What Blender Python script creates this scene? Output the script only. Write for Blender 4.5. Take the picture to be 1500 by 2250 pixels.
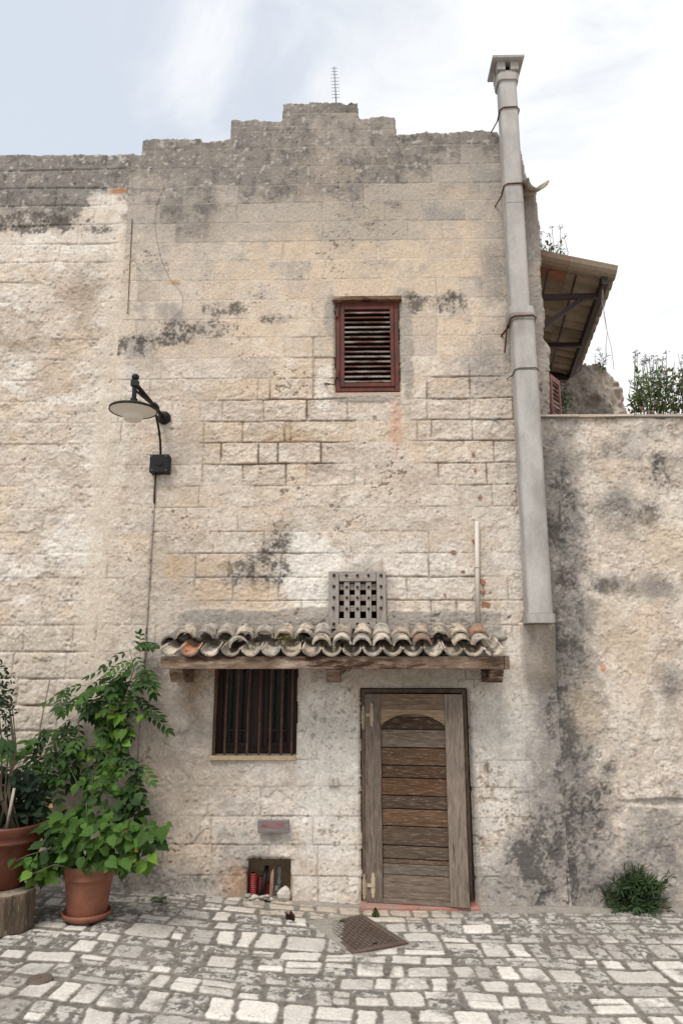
import bpy, math, random
import numpy as np
from mathutils import Vector, Matrix
random.seed(7); RS = np.random.RandomState(11)
R = math.radians; PI = math.pi
for o in list(bpy.data.objects): bpy.data.objects.remove(o)
S = bpy.context.scene; C = S.collection

# ------------------------------------------------------------------ camera
FPX = 1570.0; PITCH = 12.5; YAW = 1.3; H = 1.85; DIST = 6.32
cd = bpy.data.cameras.new('camera'); cam = bpy.data.objects.new('camera', cd); C.objects.link(cam)
cam.location = (0, -DIST, H); cam.rotation_euler = (R(90+PITCH), 0, R(YAW))
cd.sensor_fit = 'VERTICAL'; cd.sensor_height = 36; cd.lens = FPX/2250*36; cd.clip_end = 2000; cd.clip_start = .05
S.camera = cam
# ------------------------------------------------------------------ sky and sun
SUN_EL, SUN_AZ = 58, 205      # soft light high over the photographer's shoulder
W = bpy.data.worlds.new('World'); S.world = W; W.use_nodes = True
nt = W.node_tree; nt.nodes.clear(); N = nt.nodes.new; Lk = nt.links.new
out = N('ShaderNodeOutputWorld'); bg1 = N('ShaderNodeBackground'); bg2 = N('ShaderNodeBackground'); mix = N('ShaderNodeMixShader')
sky = N('ShaderNodeTexSky'); sky.sky_type = 'NISHITA'; sky.sun_disc = False; sky.sun_elevation = R(SUN_EL); sky.sun_rotation = R(SUN_AZ)
sky.air_density = 1.0; sky.dust_density = 2.0
tn = N('ShaderNodeMix'); tn.data_type = 'RGBA'; tn.blend_type = 'MULTIPLY'; tn.inputs[0].default_value = 1; tn.inputs[7].default_value = (.84, 1.06, 1.10, 1); Lk(sky.outputs[0], tn.inputs[6]); Lk(tn.outputs[2], bg1.inputs[0]); bg1.inputs[1].default_value = .15
bg2.inputs[0].default_value = (.975, .985, 1.0, 1); bg2.inputs[1].default_value = .90
tc = N('ShaderNodeTexCoord'); mp = N('ShaderNodeMapping'); mp.inputs['Scale'].default_value = (1.5, 1.5, 2.6); mp.inputs['Location'].default_value = (.35, .1, .2)
n1 = N('ShaderNodeTexNoise'); n1.inputs['Scale'].default_value = 2.6; n1.inputs['Detail'].default_value = 9; n1.inputs['Roughness'].default_value = .58; n1.inputs['Distortion'].default_value = .5
Lk(tc.outputs['Generated'], mp.inputs[0]); Lk(mp.outputs[0], n1.inputs[0])
sx = N('ShaderNodeSeparateXYZ'); Lk(tc.outputs['Generated'], sx.inputs[0])
gx = N('ShaderNodeMath'); gx.operation = 'MULTIPLY_ADD'; gx.inputs[1].default_value = .55; gx.inputs[2].default_value = -.01; Lk(sx.outputs[0], gx.inputs[0])
ad = N('ShaderNodeMath'); ad.operation = 'ADD'; Lk(gx.outputs[0], ad.inputs[0]); Lk(n1.outputs[0], ad.inputs[1])
cr = N('ShaderNodeMapRange'); cr.inputs['From Min'].default_value = .30; cr.inputs['From Max'].default_value = .68; cr.inputs['To Min'].default_value = .60; cr.interpolation_type = 'SMOOTHSTEP'
Lk(ad.outputs[0], cr.inputs[0]); Lk(cr.outputs[0], mix.inputs[0]); Lk(bg1.outputs[0], mix.inputs[1]); Lk(bg2.outputs[0], mix.inputs[2]); Lk(mix.outputs[0], out.inputs[0])
sl = bpy.data.lights.new('sun', 'SUN'); sl.energy = 2.7; sl.angle = R(26); sl.color = (1, .955, .89)
so = bpy.data.objects.new('sun', sl); C.objects.link(so)
az = R(SUN_AZ); el = R(SUN_EL); sd = Vector((math.sin(az)*math.cos(el), math.cos(az)*math.cos(el), math.sin(el)))
so.rotation_euler = sd.to_track_quat('Z', 'Y').to_euler()
S.view_settings.view_transform = 'Standard'; S.view_settings.look = 'None'; S.view_settings.exposure = 0.25; S.view_settings.gamma = 1
S.render.engine = 'CYCLES'

# ------------------------------------------------------------------ measuring: a photo point on a given real plane
Mc = np.array((Matrix.Translation(cam.location) @ cam.rotation_euler.to_matrix().to_4x4()))
Cp = np.array([0, -DIST, H])
def ray(px, py):
    return Mc[:3, :3] @ np.array([(px-750)/FPX, (1125-py)/FPX, -1.0])
def U(px, py, Y=0.0):
    d = ray(px, py); t = (Y-Cp[1])/d[1]; return Cp+d*t
def gz(x):          # the lane rises a little towards the left
    return np.interp(x, [-6, -1.75, -.75, .1, 1.2, 6], [.16, .10, .045, 0, 0, 0])
def G(px, py):
    z = 0.0
    for k in range(8):
        d = ray(px, py); t = (z-Cp[2])/d[2]; p = Cp+d*t; z = float(gz(p[0]))
    return p
def PXM(p):         # metres per photo pixel at a point
    f = Mc[:3, :3] @ np.array([0, 0, -1.0]); return float(np.dot(np.asarray(p)-Cp, f))/FPX

# ------------------------------------------------------------------ noise (numpy)
TB = np.random.RandomState(3).rand(16, 256, 256).astype(np.float32)
def vn(x, y, s=0):
    t = TB[s % 16]; x = x+s*17.3; y = y+s*9.1
    xf = np.floor(x); yf = np.floor(y); ix = xf.astype(np.int32); iy = yf.astype(np.int32); fx = x-xf; fy = y-yf
    fx = fx*fx*(3-2*fx); fy = fy*fy*(3-2*fy)
    a = t[iy & 255, ix & 255]; b = t[iy & 255, (ix+1) & 255]; c = t[(iy+1) & 255, ix & 255]; d = t[(iy+1) & 255, (ix+1) & 255]
    return (a+(b-a)*fx)+((c+(d-c)*fx)-(a+(b-a)*fx))*fy
def fbm(x, y, f=1.0, o=4, s=0, g=.5):      # about -1..1
    r = 0; a = 1; t = 0
    for k in range(o):
        c_, s_ = math.cos(k*.9), math.sin(k*.9)
        r = r+a*(vn((x*c_-y*s_)*f, (x*s_+y*c_)*f, s+k)-.5); t += a; a *= g; f *= 2.03
    return r/t*2.6
def ss(v, a, b):
    t = np.clip((v-a)/(b-a), 0, 1); return t*t*(3-2*t)

# ------------------------------------------------------------------ object helpers
def tag(o, label=None, cat=None, group=None, kind=None):
    if label: o['label'] = label
    if cat: o['category'] = cat
    if group: o['group'] = group
    if kind: o['kind'] = kind
    return o
def thing(name, label, cat, loc, group=None):
    o = bpy.data.objects.new(name, None); C.objects.link(o); o.location = [float(v) for v in loc]; o.empty_display_size = .1
    return tag(o, label, cat, group)
def worldloc(p):
    v = Vector((0, 0, 0))
    while p: v += p.location; p = p.parent
    return v
class MB:
    def __init__(s): s.v = []; s.f = []; s.c = []; s.col = (1, 1, 1); s.parts = []
    def add(s, vs, fs, col=None):
        n = len(s.v); s.parts.append((n, n+len(vs), len(s.f), len(s.f)+len(fs))); s.v += [tuple(float(a) for a in v) for v in vs]; s.f += [tuple(n+i for i in f) for f in fs]
        s.c += [col or s.col]*len(vs); return s
    def box(s, a, b, col=None, M=None, jit=0):
        x0, y0, z0 = a; x1, y1, z1 = b
        vs = [(x0, y0, z0), (x1, y0, z0), (x1, y1, z0), (x0, y1, z0), (x0, y0, z1), (x1, y0, z1), (x1, y1, z1), (x0, y1, z1)]
        if jit: vs = [tuple(c+random.uniform(-jit, jit) for c in v) for v in vs]
        if M is not None: vs = [M @ Vector(v) for v in vs]
        return s.add(vs, [(0, 3, 2, 1), (4, 5, 6, 7), (0, 1, 5, 4), (1, 2, 6, 5), (2, 3, 7, 6), (3, 0, 4, 7)], col)
    def hexa(s, front, back, col=None):     # front/back: four points each, counter-clockwise seen from the front
        return s.add(list(front)+list(back), [(0, 1, 2, 3), (7, 6, 5, 4), (0, 4, 5, 1), (1, 5, 6, 2), (2, 6, 7, 3), (3, 7, 4, 0)], col)
    def tube(s, pts, r, n=10, col=None, caps=True):
        pts = [Vector(p) for p in pts]; rs = r if isinstance(r, (list, tuple)) else [r]*len(pts)
        vs = []; fs = []; up = None
        for i, p in enumerate(pts):
            d = (pts[min(i+1, len(pts)-1)]-pts[max(i-1, 0)]).normalized()
            if up is None: up = Vector((0, 0, 1)) if abs(d.z) < .9 else Vector((1, 0, 0))
            a = d.cross(up).normalized(); b = a.cross(d).normalized(); up = b
            for k in range(n):
                t = 2*PI*k/n; vs.append(p+a*math.cos(t)*rs[i]+b*math.sin(t)*rs[i])
        for i in range(len(pts)-1):
            for k in range(n):
                fs.append((i*n+k, i*n+(k+1) % n, (i+1)*n+(k+1) % n, (i+1)*n+k))
        if caps: fs.append(tuple(range(n))[::-1]); fs.append(tuple((len(pts)-1)*n+k for k in range(n)))
        return s.add(vs, fs, col)
    def lathe(s, c, prof, n=40, col=None):
        vs = []; fs = []; m = len(prof)
        for k in range(n):
            t = 2*PI*k/n
            for r, z in prof: vs.append((c[0]+r*math.cos(t), c[1]+r*math.sin(t), c[2]+z))
        for k in range(n):
            for i in range(m-1):
                a = k*m+i; b = ((k+1) % n)*m+i; fs.append((a, b, b+1, a+1))
        return s.add(vs, fs, col)
    def sphere(s, c, r, n=16, sq=(1, 1, 1), col=None):
        vs = []; fs = []; m = n//2
        for i in range(m+1):
            p = PI*i/m
            for k in range(n):
                t = 2*PI*k/n; vs.append((c[0]+r*sq[0]*math.sin(p)*math.cos(t), c[1]+r*sq[1]*math.sin(p)*math.sin(t), c[2]+r*sq[2]*math.cos(p)))
        for i in range(m):
            for k in range(n): fs.append((i*n+k, (i+1)*n+k, (i+1)*n+(k+1) % n, i*n+(k+1) % n))
        return s.add(vs, fs, col)
    def split(s, name, mat, parent, **k):      # every added piece becomes an object of its own
        for (v0, v1, f0, f1) in s.parts:
            q = MB(); q.v = s.v[v0:v1]; q.c = s.c[v0:v1]; q.f = [tuple(i-v0 for i in f) for f in s.f[f0:f1]]; o = q.build(name, mat, parent, **k)
        return o
    def build(s, name, mat, parent=None, smooth=False, origin=None, bevel=0):
        me = bpy.data.meshes.new(name); o = bpy.data.objects.new(name, me); C.objects.link(o)
        if parent is not None: L = worldloc(parent); o.parent = parent
        else:
            V = np.array(s.v)
            L = Vector(origin) if origin is not None else Vector((float(V[:, 0].mean()), float(V[:, 1].mean()), float(V[:, 2].min())))
            o.location = L
        me.from_pydata([(v[0]-L.x, v[1]-L.y, v[2]-L.z) for v in s.v], [], s.f); me.update()
        a = me.color_attributes.new('Col', 'FLOAT_COLOR', 'POINT')
        a.data.foreach_set('color', np.array([(c[0], c[1], c[2], 1) for c in s.c], np.float32).ravel())
        me.materials.append(mat)
        if smooth: me.polygons.foreach_set('use_smooth', [True]*len(me.polygons))
        if bevel:
            b = o.modifiers.new('bevel', 'BEVEL'); b.width = bevel; b.segments = 2; b.limit_method = 'ANGLE'; b.angle_limit = R(40)
        return o

# ------------------------------------------------------------------ materials
def newmat(name):
    m = bpy.data.materials.new(name); m.use_nodes = True; t = m.node_tree; b = t.nodes['Principled BSDF']; return m, t, b
def pmat(name, base, c2=None, scale=8, stretch=(1, 1, 1), lo=.4, hi=.65, c3=None, s3=30, l3=.55, h3=.62, var=.25, vscale=60, rough=.85, bump=.3, bscale=80, bdist=.004, spec=.3, metallic=0, sss=0):
    m, t, b = newmat(name); n = t.nodes.new; l = t.links.new
    g = n('ShaderNodeNewGeometry'); mp = n('ShaderNodeMapping'); mp.inputs['Scale'].default_value = stretch; l(g.outputs['Position'], mp.inputs[0])
    def noise(sc, det=6, ro=.6):
        q = n('ShaderNodeTexNoise'); q.inputs['Scale'].default_value = sc; q.inputs['Detail'].default_value = det; q.inputs['Roughness'].default_value = ro; l(mp.outputs[0], q.inputs[0]); return q
    def mixc(f, a, bb, mode='MIX'):
        q = n('ShaderNodeMix'); q.data_type = 'RGBA'; q.blend_type = mode
        if hasattr(f, 'links'): l(f, q.inputs[0])
        else: q.inputs[0].default_value = f
        for i, v in ((6, a), (7, bb)):
            if hasattr(v, 'links'): l(v, q.inputs[i])
            else: q.inputs[i].default_value = (*v, 1)
        return q.outputs[2]
    def rng(v, a, bb, c=0, d=1):
        q = n('ShaderNodeMapRange'); q.inputs['From Min'].default_value = a; q.inputs['From Max'].default_value = bb; q.inputs['To Min'].default_value = c; q.inputs['To Max'].default_value = d; l(v, q.inputs[0]); return q.outputs[0]
    at = n('ShaderNodeAttribute'); at.attribute_name = 'Col'
    col = mixc(1.0, base, at.outputs['Color'], 'MULTIPLY')
    if c2: col = mixc(rng(noise(scale).outputs[0], lo, hi), col, c2)
    if c3: col = mixc(rng(noise(s3, 8, .7).outputs[0], l3, h3), col, c3)
    if var:
        v = rng(noise(vscale, 8, .7).outputs[0], .25, .75, 1-var, 1+var); cc = n('ShaderNodeCombineColor'); [l(v, cc.inputs[i]) for i in range(3)]
        col = mixc(1.0, col, cc.outputs[0], 'MULTIPLY')
    l(col, b.inputs['Base Color']); b.inputs['Roughness'].default_value = rough; b.inputs['Specular IOR Level'].default_value = spec; b.inputs['Metallic'].default_value = metallic
    if bump:
        bn = n('ShaderNodeBump'); bn.inputs['Strength'].default_value = bump; bn.inputs['Distance'].default_value = bdist; l(noise(bscale, 8, .7).outputs[0], bn.inputs['Height']); l(bn.outputs[0], b.inputs['Normal'])
    return m
STONE = pmat('limestone', (1, 1, 1), c3=(.15, .115, .085), s3=60, l3=.67, h3=.75, var=.27, vscale=48, rough=.95, bump=.5, bscale=45, bdist=.011, spec=.1)
COBBLE = pmat('cobblestone', (1, 1, 1), var=.30, vscale=60, rough=.7, bump=.45, bscale=60, bdist=.006, spec=.25)
FIBRE = pmat('fibre_cement', (.40, .375, .35), c2=(.27, .25, .23), scale=3, stretch=(1.6, 1.6, .7), c3=(.55, .53, .50), s3=34, l3=.68, h3=.71, var=.16, vscale=60, bump=.25, rough=.9)
RUST = pmat('rusty_iron', (.075, .034, .022), c2=(.14, .055, .03), scale=25, var=.3, rough=.8, bump=.3)
WIRE = pmat('dark_wire', (.05, .035, .03), var=.2, rough=.7)
WOODH = pmat('old_wood_along', (.95, .90, .86), c2=(.06, .038, .026), scale=6, stretch=(1, 1, 9), lo=.52, hi=.78, c3=(.30, .235, .19), s3=14, l3=.54, h3=.8, var=.5, vscale=7, rough=.85, spec=.1, bump=.8, bscale=9, bdist=.006)
WOODV = pmat('old_wood_upright', (.95, .90, .86), c2=(.06, .042, .03), scale=6, stretch=(9, 9, 1), lo=.52, hi=.8, c3=(.29, .24, .2), s3=14, l3=.56, h3=.8, var=.5, vscale=7, rough=.85, spec=.1, bump=.8, bscale=9, bdist=.006)
BEAM = pmat('weathered_beam', (.17, .115, .08), c2=(.05, .023, .014), scale=3.2, stretch=(1, 1, 4.5), lo=.5, hi=.62, c3=(.34, .27, .215), s3=6, l3=.52, h3=.7, var=.65, vscale=8, rough=.8, bump=.5, bscale=16, spec=.15, bdist=.005)
REDP = pmat('worn_red_paint', (.115, .026, .017), c2=(.055, .018, .013), scale=7, c3=(.33, .27, .23), s3=22, l3=.66, h3=.72, var=.2, rough=.6, bump=.3)
LOUV = pmat('worn_louvre_paint', (.085, .028, .02), c2=(.30, .255, .22), scale=5, stretch=(.8, 1, 2), lo=.45, hi=.60, c3=(.04, .022, .018), s3=10, l3=.55, h3=.7, var=.25, rough=.65, bump=.4)
BLACK = pmat('black_paint', (.011, .011, .011), var=.2, rough=.55, bump=.05, spec=.22)
LWHITE = pmat('lamp_white', (.62, .56, .48), var=.05, rough=.5, bump=.05)
DARK = pmat('dark_interior', (.012, .009, .008), var=.1, rough=.9, bump=0)
TILE = pmat('clay_tile', (1, 1, 1), c2=(.17, .145, .12), scale=9, stretch=(1, .5, 1), lo=.45, hi=.62, c3=(.045, .037, .03), s3=22, l3=.55, h3=.63, var=.25, vscale=70, rough=.9, bump=.6, bdist=.006)
ATILE = pmat('awning_clay_tile', (.80, .78, .76), c2=(.22, .17, .12), scale=7, lo=.5, hi=.7, var=.2, vscale=30, rough=.9, bump=.4)
TERRA = pmat('terracotta', (.235, .088, .050), c2=(.17, .066, .038), scale=7, c3=(.33, .20, .14), s3=9, l3=.62, h3=.8, var=.14, vscale=30, rough=.55, bump=.06, spec=.35)
TERRAD = pmat('dark_red_plastic', (.115, .030, .014), c2=(.07, .018, .010), scale=4, var=.1, rough=.4, bump=.04, spec=.4)
def leafmat():
    m, t, b = newmat('leaf'); n = t.nodes.new; l = t.links.new
    at = n('ShaderNodeAttribute'); at.attribute_name = 'Col'; l(at.outputs['Color'], b.inputs['Base Color'])
    b.inputs['Roughness'].default_value = .62; b.inputs['Specular IOR Level'].default_value = .18
    tr = n('ShaderNodeBsdfTranslucent'); l(at.outputs['Color'], tr.inputs[0]); mx = n('ShaderNodeMixShader'); mx.inputs[0].default_value = .25
    o = t.nodes['Material Output']; l(b.outputs[0], mx.inputs[1]); l(tr.outputs[0], mx.inputs[2]); l(mx.outputs[0], o.inputs[0]); return m
LEAF = leafmat()
STEM = pmat('stem_bark', (.09, .065, .045), var=.3, rough=.85)
def glassmat():
    m, t, b = newmat('window_glass'); b.inputs['Base Color'].default_value = (.01, .01, .01, 1); b.inputs['Roughness'].default_value = .15; b.inputs['Specular IOR Level'].default_value = .2; b.inputs['Alpha'].default_value = .75; return m
GLASS = glassmat()

# ------------------------------------------------------------------ masonry as one relief sheet: front, reveals and edges
def relief(name, X, Z, keep, hfun, cfun, back, mat, parent=None, horizontal=False, roundpx=4, origin=(0, 0, 0), rmask=None):
    """X, Z 2-D grids; keep = which grid points are stone; hfun -> metres out; cfun -> colour"""
    K = keep.copy(); dist = np.zeros(K.shape, np.float32); E = K.copy()
    for k in range(roundpx):
        P = np.pad(E, 1, constant_values=True); E = E & P[:-2, 1:-1] & P[2:, 1:-1] & P[1:-1, :-2] & P[1:-1, 2:]; dist += E
    Hh, J = hfun(X, Z); Hh = Hh-((1-dist/roundpx)**2)*.022*(1 if rmask is None else rmask)
    col = cfun(X, Z, J)
    q = K[:-1, :-1] & K[1:, :-1] & K[:-1, 1:] & K[1:, 1:]
    ny, nx = X.shape; idx = np.arange(ny*nx).reshape(ny, nx)
    a = idx[:-1, :-1][q]; b = idx[:-1, 1:][q]; c = idx[1:, 1:][q]; d = idx[1:, :-1][q]
    F = np.stack([a, b, c, d], 1)
    Pq = np.pad(q, 1); sides = []
    def bd(m, i0, i1): sides.append(np.stack([i0[m], i1[m]], 1))
    bd(q & ~Pq[:-2, 1:-1], idx[:-1, 1:], idx[:-1, :-1]); bd(q & ~Pq[2:, 1:-1], idx[1:, :-1], idx[1:, 1:])
    bd(q & ~Pq[1:-1, :-2], idx[:-1, :-1], idx[1:, :-1]); bd(q & ~Pq[1:-1, 2:], idx[1:, 1:], idx[:-1, 1:])
    Sd = np.concatenate(sides, 0)
    x = X.ravel(); z = Z.ravel(); h = Hh.ravel()
    used = np.unique(F.ravel()); mp = np.full(nx*ny, -1); mp[used] = np.arange(len(used)); F = mp[F]; Sd = mp[Sd]
    su = np.unique(Sd.ravel())
    if horizontal: V = np.stack([x[used], z[used], h[used]], 1)
    else: V = np.stack([x[used], -h[used], z[used]], 1)
    Vb = V[su].copy(); mb = np.full(len(used), -1); mb[su] = len(used)+np.arange(len(su))
    jit = (RS.rand(len(su))-.5)*.004
    if horizontal: Vb[:, 2] = -back
    else: Vb[:, 1] = back; Vb[:, 0] += jit
    Fs = np.stack([Sd[:, 1], Sd[:, 0], mb[Sd[:, 0]], mb[Sd[:, 1]]], 1)
    V = np.concatenate([V, Vb]); FF = np.concatenate([F, Fs]); cc = col.reshape(-1, 3)[used]; cc = np.concatenate([cc, cc[su]])
    me = bpy.data.meshes.new(name); o = bpy.data.objects.new(name, me); C.objects.link(o)
    L = worldloc(parent) if parent is not None else Vector(origin)
    V = V-np.array(L)[None]
    me.vertices.add(len(V)); me.vertices.foreach_set('co', V.astype(np.float32).ravel())
    me.loops.add(len(FF)*4); me.loops.foreach_set('vertex_index', FF.astype(np.int32).ravel())
    me.polygons.add(len(FF)); me.polygons.foreach_set('loop_start', np.arange(len(FF), dtype=np.int32)*4)
    sm = np.ones(len(FF), bool); sm[len(F):] = False; me.polygons.foreach_set('use_smooth', sm)
    me.update(calc_edges=True)
    at = me.color_attributes.new('Col', 'FLOAT_COLOR', 'POINT'); at.data.foreach_set('color', np.concatenate([np.clip(cc, .005, .9), np.ones((len(cc), 1))], 1).astype(np.float32).ravel())
    me.materials.append(mat)
    if parent is not None: o.parent = parent
    else: o.location = L
    return o

# courses measured from the photo (joint heights at x 600) and upright joints where they read
rows_px = [250, 288, 325, 367, 407, 446, 489, 531, 572, 615, 659, 701, 742, 787, 832, 879, 926, 972, 1020, 1068, 1115, 1168, 1216, 1269, 1320, 1374, 1432, 1492, 1550, 1608, 1668, 1728, 1793, 1855, 1922, 1990]
vert_px = {324: [555, 650, 735, 817, 942, 1012], 288: [600, 700, 800, 920, 1012], 250: [573, 702, 760], 367: [440, 508, 676, 866, 949, 1035], 407: [320, 404, 522, 571, 655, 695, 800, 884, 966, 1054], 446: [352, 522, 604, 709, 800, 843, 931, 1021],
 489: [385, 510, 595, 710, 795, 895, 972, 1060], 531: [367, 452, 534, 622, 707, 830, 925, 1015], 572: [374, 417, 503, 587, 680, 770, 880, 975, 1062], 615: [353, 519, 631, 735, 840, 960], 659: [367, 452, 539, 687, 955, 1020],
 701: [348, 430, 517, 607, 700, 960, 1050], 742: [335, 462, 553, 623, 688, 960, 1060], 787: [355, 511, 600, 688, 900, 1030], 832: [330, 476, 567, 594, 688, 938, 1032], 879: [340, 440, 490, 579, 674, 762, 938, 1032], 926: [360, 448, 534, 626, 640, 917, 948, 1038],
 972: [345, 446, 486, 569, 611, 705, 891, 1086], 1020: [330, 444, 534, 629, 674, 780, 921, 963], 1068: [345, 437, 487, 560, 650, 740, 850, 921, 1010, 1080], 1168: [340, 470, 580, 690, 770, 943, 1040], 1216: [345, 384, 430, 505, 555, 618, 840, 943, 1045], 1269: [340, 400, 427, 512, 590, 612, 740, 893, 1060]}
ZR = np.array(sorted([U(600, p)[2] for p in rows_px]))
ZR = np.concatenate([[-.4, -.2], ZR, ZR[-1]+np.arange(1, 6)*.24])
rr = random.Random(5); VJ = []
for i in range(len(ZR)-1):
    zc = (ZR[i]+ZR[i+1])/2; js = []
    best = None
    for k in vert_px:
        p = min(rows_px, key=lambda q: abs(q-k)); zt = U(600, p)[2]
        if abs(ZR[i+1]-zt) < .01: best = (k, p)
    if best:
        nxt = rows_px[rows_px.index(best[1])+1]; ym = (best[1]+nxt)/2
        js = [U(v, ym)[0] for v in vert_px[best[0]]]
        lo, hi = min(js), max(js)
    else: lo = hi = rr.uniform(-.2, .2); js = [lo]
    x = lo
    while x > -6: x -= rr.choice([.22, .34, .40, .44, .47, .5]); js.append(x)
    x = hi
    while x < 6: x += rr.choice([.22, .34, .40, .44, .47, .5]); js.append(x)
    VJ.append(np.array(sorted(js)))
def blocks(X, Z, wob=.006, seed=0):
    """distance to the nearest bed joint / upright joint and a random number per block"""
    zz = Z+wob*fbm(X, Z, 3.2, 3, 2+seed); xx = X+wob*fbm(X, Z, 4, 3, 5+seed)
    r = np.clip(np.searchsorted(ZR, zz)-1, 0, len(ZR)-2); dz = np.minimum(zz-ZR[r], ZR[r+1]-zz)
    dx = np.full(X.shape, 9.0); bid = np.zeros(X.shape, np.int64)
    for i in range(len(ZR)-1):
        m = r == i
        if not m.any(): continue
        j = VJ[i]; xm = xx[m]; q = np.clip(np.searchsorted(j, xm)-1, 0, len(j)-2)
        dx[m] = np.minimum(np.abs(xm-j[q]), np.abs(j[q+1]-xm)); bid[m] = i*97+q
    h = np.random.RandomState(9+seed).rand(8000)
    return dz, dx, h[bid % 8000], h[(bid*7+13) % 8000]
def blob(X, Z, px, py, rx, ry, soft=.5, nz=None, Y=0):
    c = U(px, py, Y); s = PXM(c); s2 = s*1.05
    d = np.sqrt(((X-c[0])/(rx*s))**2+((Z-c[2])/(ry*s2*(1+.25*max(0, (1473-py)/1473))))**2)
    if nz is not None: d = d+nz
    return ss(-d, -1-soft, -1+soft)
def mixa(c, k, m): return c*(1-m[..., None])+np.array(k)*m[..., None]

CREAM = np.array([.492, .410, .341]); OCHRE = np.array([.545, .425, .312]); WHITE = np.array([.66, .61, .55]); GREY = np.array([.170, .152, .138]); DKG = np.array([.052, .046, .042]); MORT = np.array([.54, .455, .365]); CEM = np.array([.30, .265, .23])

def masonry(X, Z):      # shared relief: height and masks
    dz, dx, r1, r2 = blocks(X, Z)
    n1 = fbm(X, Z, 2.2, 4, 1); n2 = fbm(X, Z, 9, 4, 4, .6); n3 = fbm(X, Z, 34, 3, 7, .6)
    return dz, dx, r1, r2, n1, n2, n3
def open_zone(X, Z, n1):      # where the pointing has fallen out
    nz = n1*.25
    o = blob(X, Z, 610, 950, 150, 110, .25, nz)
    o = np.maximum(o, .8*blob(X, Z, 1040, 940, 120, 110, .3, nz)); o = np.maximum(o, .55*blob(X, Z, 560, 1250, 150, 70, .3, nz))
    o = np.maximum(o, .6*blob(X, Z, 950, 1300, 130, 75, .3, nz)); o = np.maximum(o, .5*blob(X, Z, 690, 820, 60, 70, .3, nz))
    return np.maximum(o, .35*blob(X, Z, 700, 1850, 330, 120, .3, nz))
def main_h(X, Z):
    dz, dx, r1, r2, n1, n2, n3 = masonry(X, Z)
    op = open_zone(X, Z, n1)
    pyz = lambda p: U(600, p)[2]
    up = ss(Z, pyz(860), pyz(740))            # dressed, flush upper part
    rough = np.clip(1-up+.15, 0, 1)
    d = np.minimum(dz, dx*1.0)
    gap = (n2*.5+r2*.6 > -.25)
    wj = .0050+.003*n2
    J = ss(-d, -wj-.004, -wj+.004)
    keepj = ss(n1+r1*.8-.4, -.5, .2)
    vis = np.clip(op*ss(n2, -1.0, .1)+.25*up*keepj+.10*keepj, 0, 1)
    rid = 1-np.abs(fbm(X+n2*.02, Z*1.5, 12, 4, 3, .6))*1.6
    fk, fe = flake(X, Z, 4.5, 3, .05); fk2, fe2 = flake(X, Z, 9, 7, .1)
    h = .004*n1+.003*up*n3*.6+rough*(.0015*rid+.0035*n2+.003*n3)+op*(.004*np.clip(rid, -1, 1)+.007*fbm(X, Z, 16, 4, 13, .7))+(r1-.5)*(.004+.007*op)
    h = h+op*.003*ss(d, 0, .015)+rough*(.0035*fk+.0025*fk2)
    h = h-.006*ss(-d, -.007, -.001)*ss(fbm(X, Z, 2.6, 5, 9, .65)+(r1-.5)*.6, -.05, .35)*(1-up)
    h = h-J*(.003*up+.014*op+.001*(1-up)*keepj)
    pit = ss(fbm(X, Z, 20, 4, 9, .6)+.75*n1-.25*up, .72, .98); h = h-pit*.010*(.35+rough)
    pit2 = ss(fbm(X, Z, 44, 3, 11, .6)+.5*n1+.2*n2, .88, 1.05); h = h-pit2*.008
    # smooth lime render on the lower storey, thin crust edges
    rz = ss(-Z, -pyz(1440), -pyz(1520)); crust = ss(fbm(X, Z, 2.6, 5, 12, .55)+.5*blob(X, Z, 1150, 1700, 80, 260, .5)+.3*blob(X, Z, 740, 1700, 60, 230, .5), -.05, 0.02)*rz
    h = h*(1-.45*crust)+.010*crust
    # battered footing: the wall leans out at the foot
    h = h+.05*ss(-Z, -.9, .1)*(.7+.3*n1)
    cem = cement(X, Z, n2); h = h+cem*.012
    # masonry pier the flue stands on
    k = ss(-X, -SEAM-.10, -SEAM-.0); h = h*(1-k)+k*(.012+.010*n1+.004*n2)
    a = U(1150, 1372); b = U(1213, 1372); zb = U(1180, 1500)[2]
    pr = ss(X, a[0]-.05, a[0]+.015)*ss(-X, -b[0]-.03, -b[0]+.03)*ss(Z, zb-.15, zb+.1)*ss(-Z, -a[2]-.012, -a[2]+.005)
    h = h*(1-.7*pr)+pr*(.12+.03*ss(Z, zb, a[2])-.05*ss(-Z, -a[2], -zb+.05))
    # raised plaster quoin at the left seam
    h = h-.02*blob(X, Z, 705, 1050, 30, 22, .5, n2*.3)
    return h, dict(dz=dz, dx=dx, r1=r1, r2=r2, n1=n1, n2=n2, n3=n3, op=op, J=J, up=up, d=d, crust=crust, cem=cem, pit=pit, pit2=pit2, pr=pr, keepj=keepj, fe=fe*rough, fe2=fe2*rough, fk=fk*rough)
def cement(X, Z, n2):
    nz = n2*.35
    a = U(385, 1375); b = U(1105, 1375); z0 = U(700, 1410)[2]; z1 = U(700, 1338)[2]
    c = ss(X, a[0], a[0]+.05)*ss(-X, -b[0], -b[0]+.05)*ss(Z, z0-.1, z0)*ss(-(Z+.05*nz+.05*fbm(X, Z*0, 2.1, 3, 6)), -z1-.015, -z1+.015)
    c = np.maximum(c, blob(X, Z, 890, 760, 16, 105, .25, nz)); c = np.maximum(c, blob(X, Z, 725, 690, 15, 42, .3, nz))
    c = np.maximum(c, blob(X, Z, 800, 875, 75, 9, .3, nz)); c = np.maximum(c, .8*blob(X, Z, 1040, 1800, 10, 160, .4, nz))
    c = np.maximum(c, .7*blob(X, Z, 795, 1310, 82, 75, .15, nz*.4))
    return c
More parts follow.
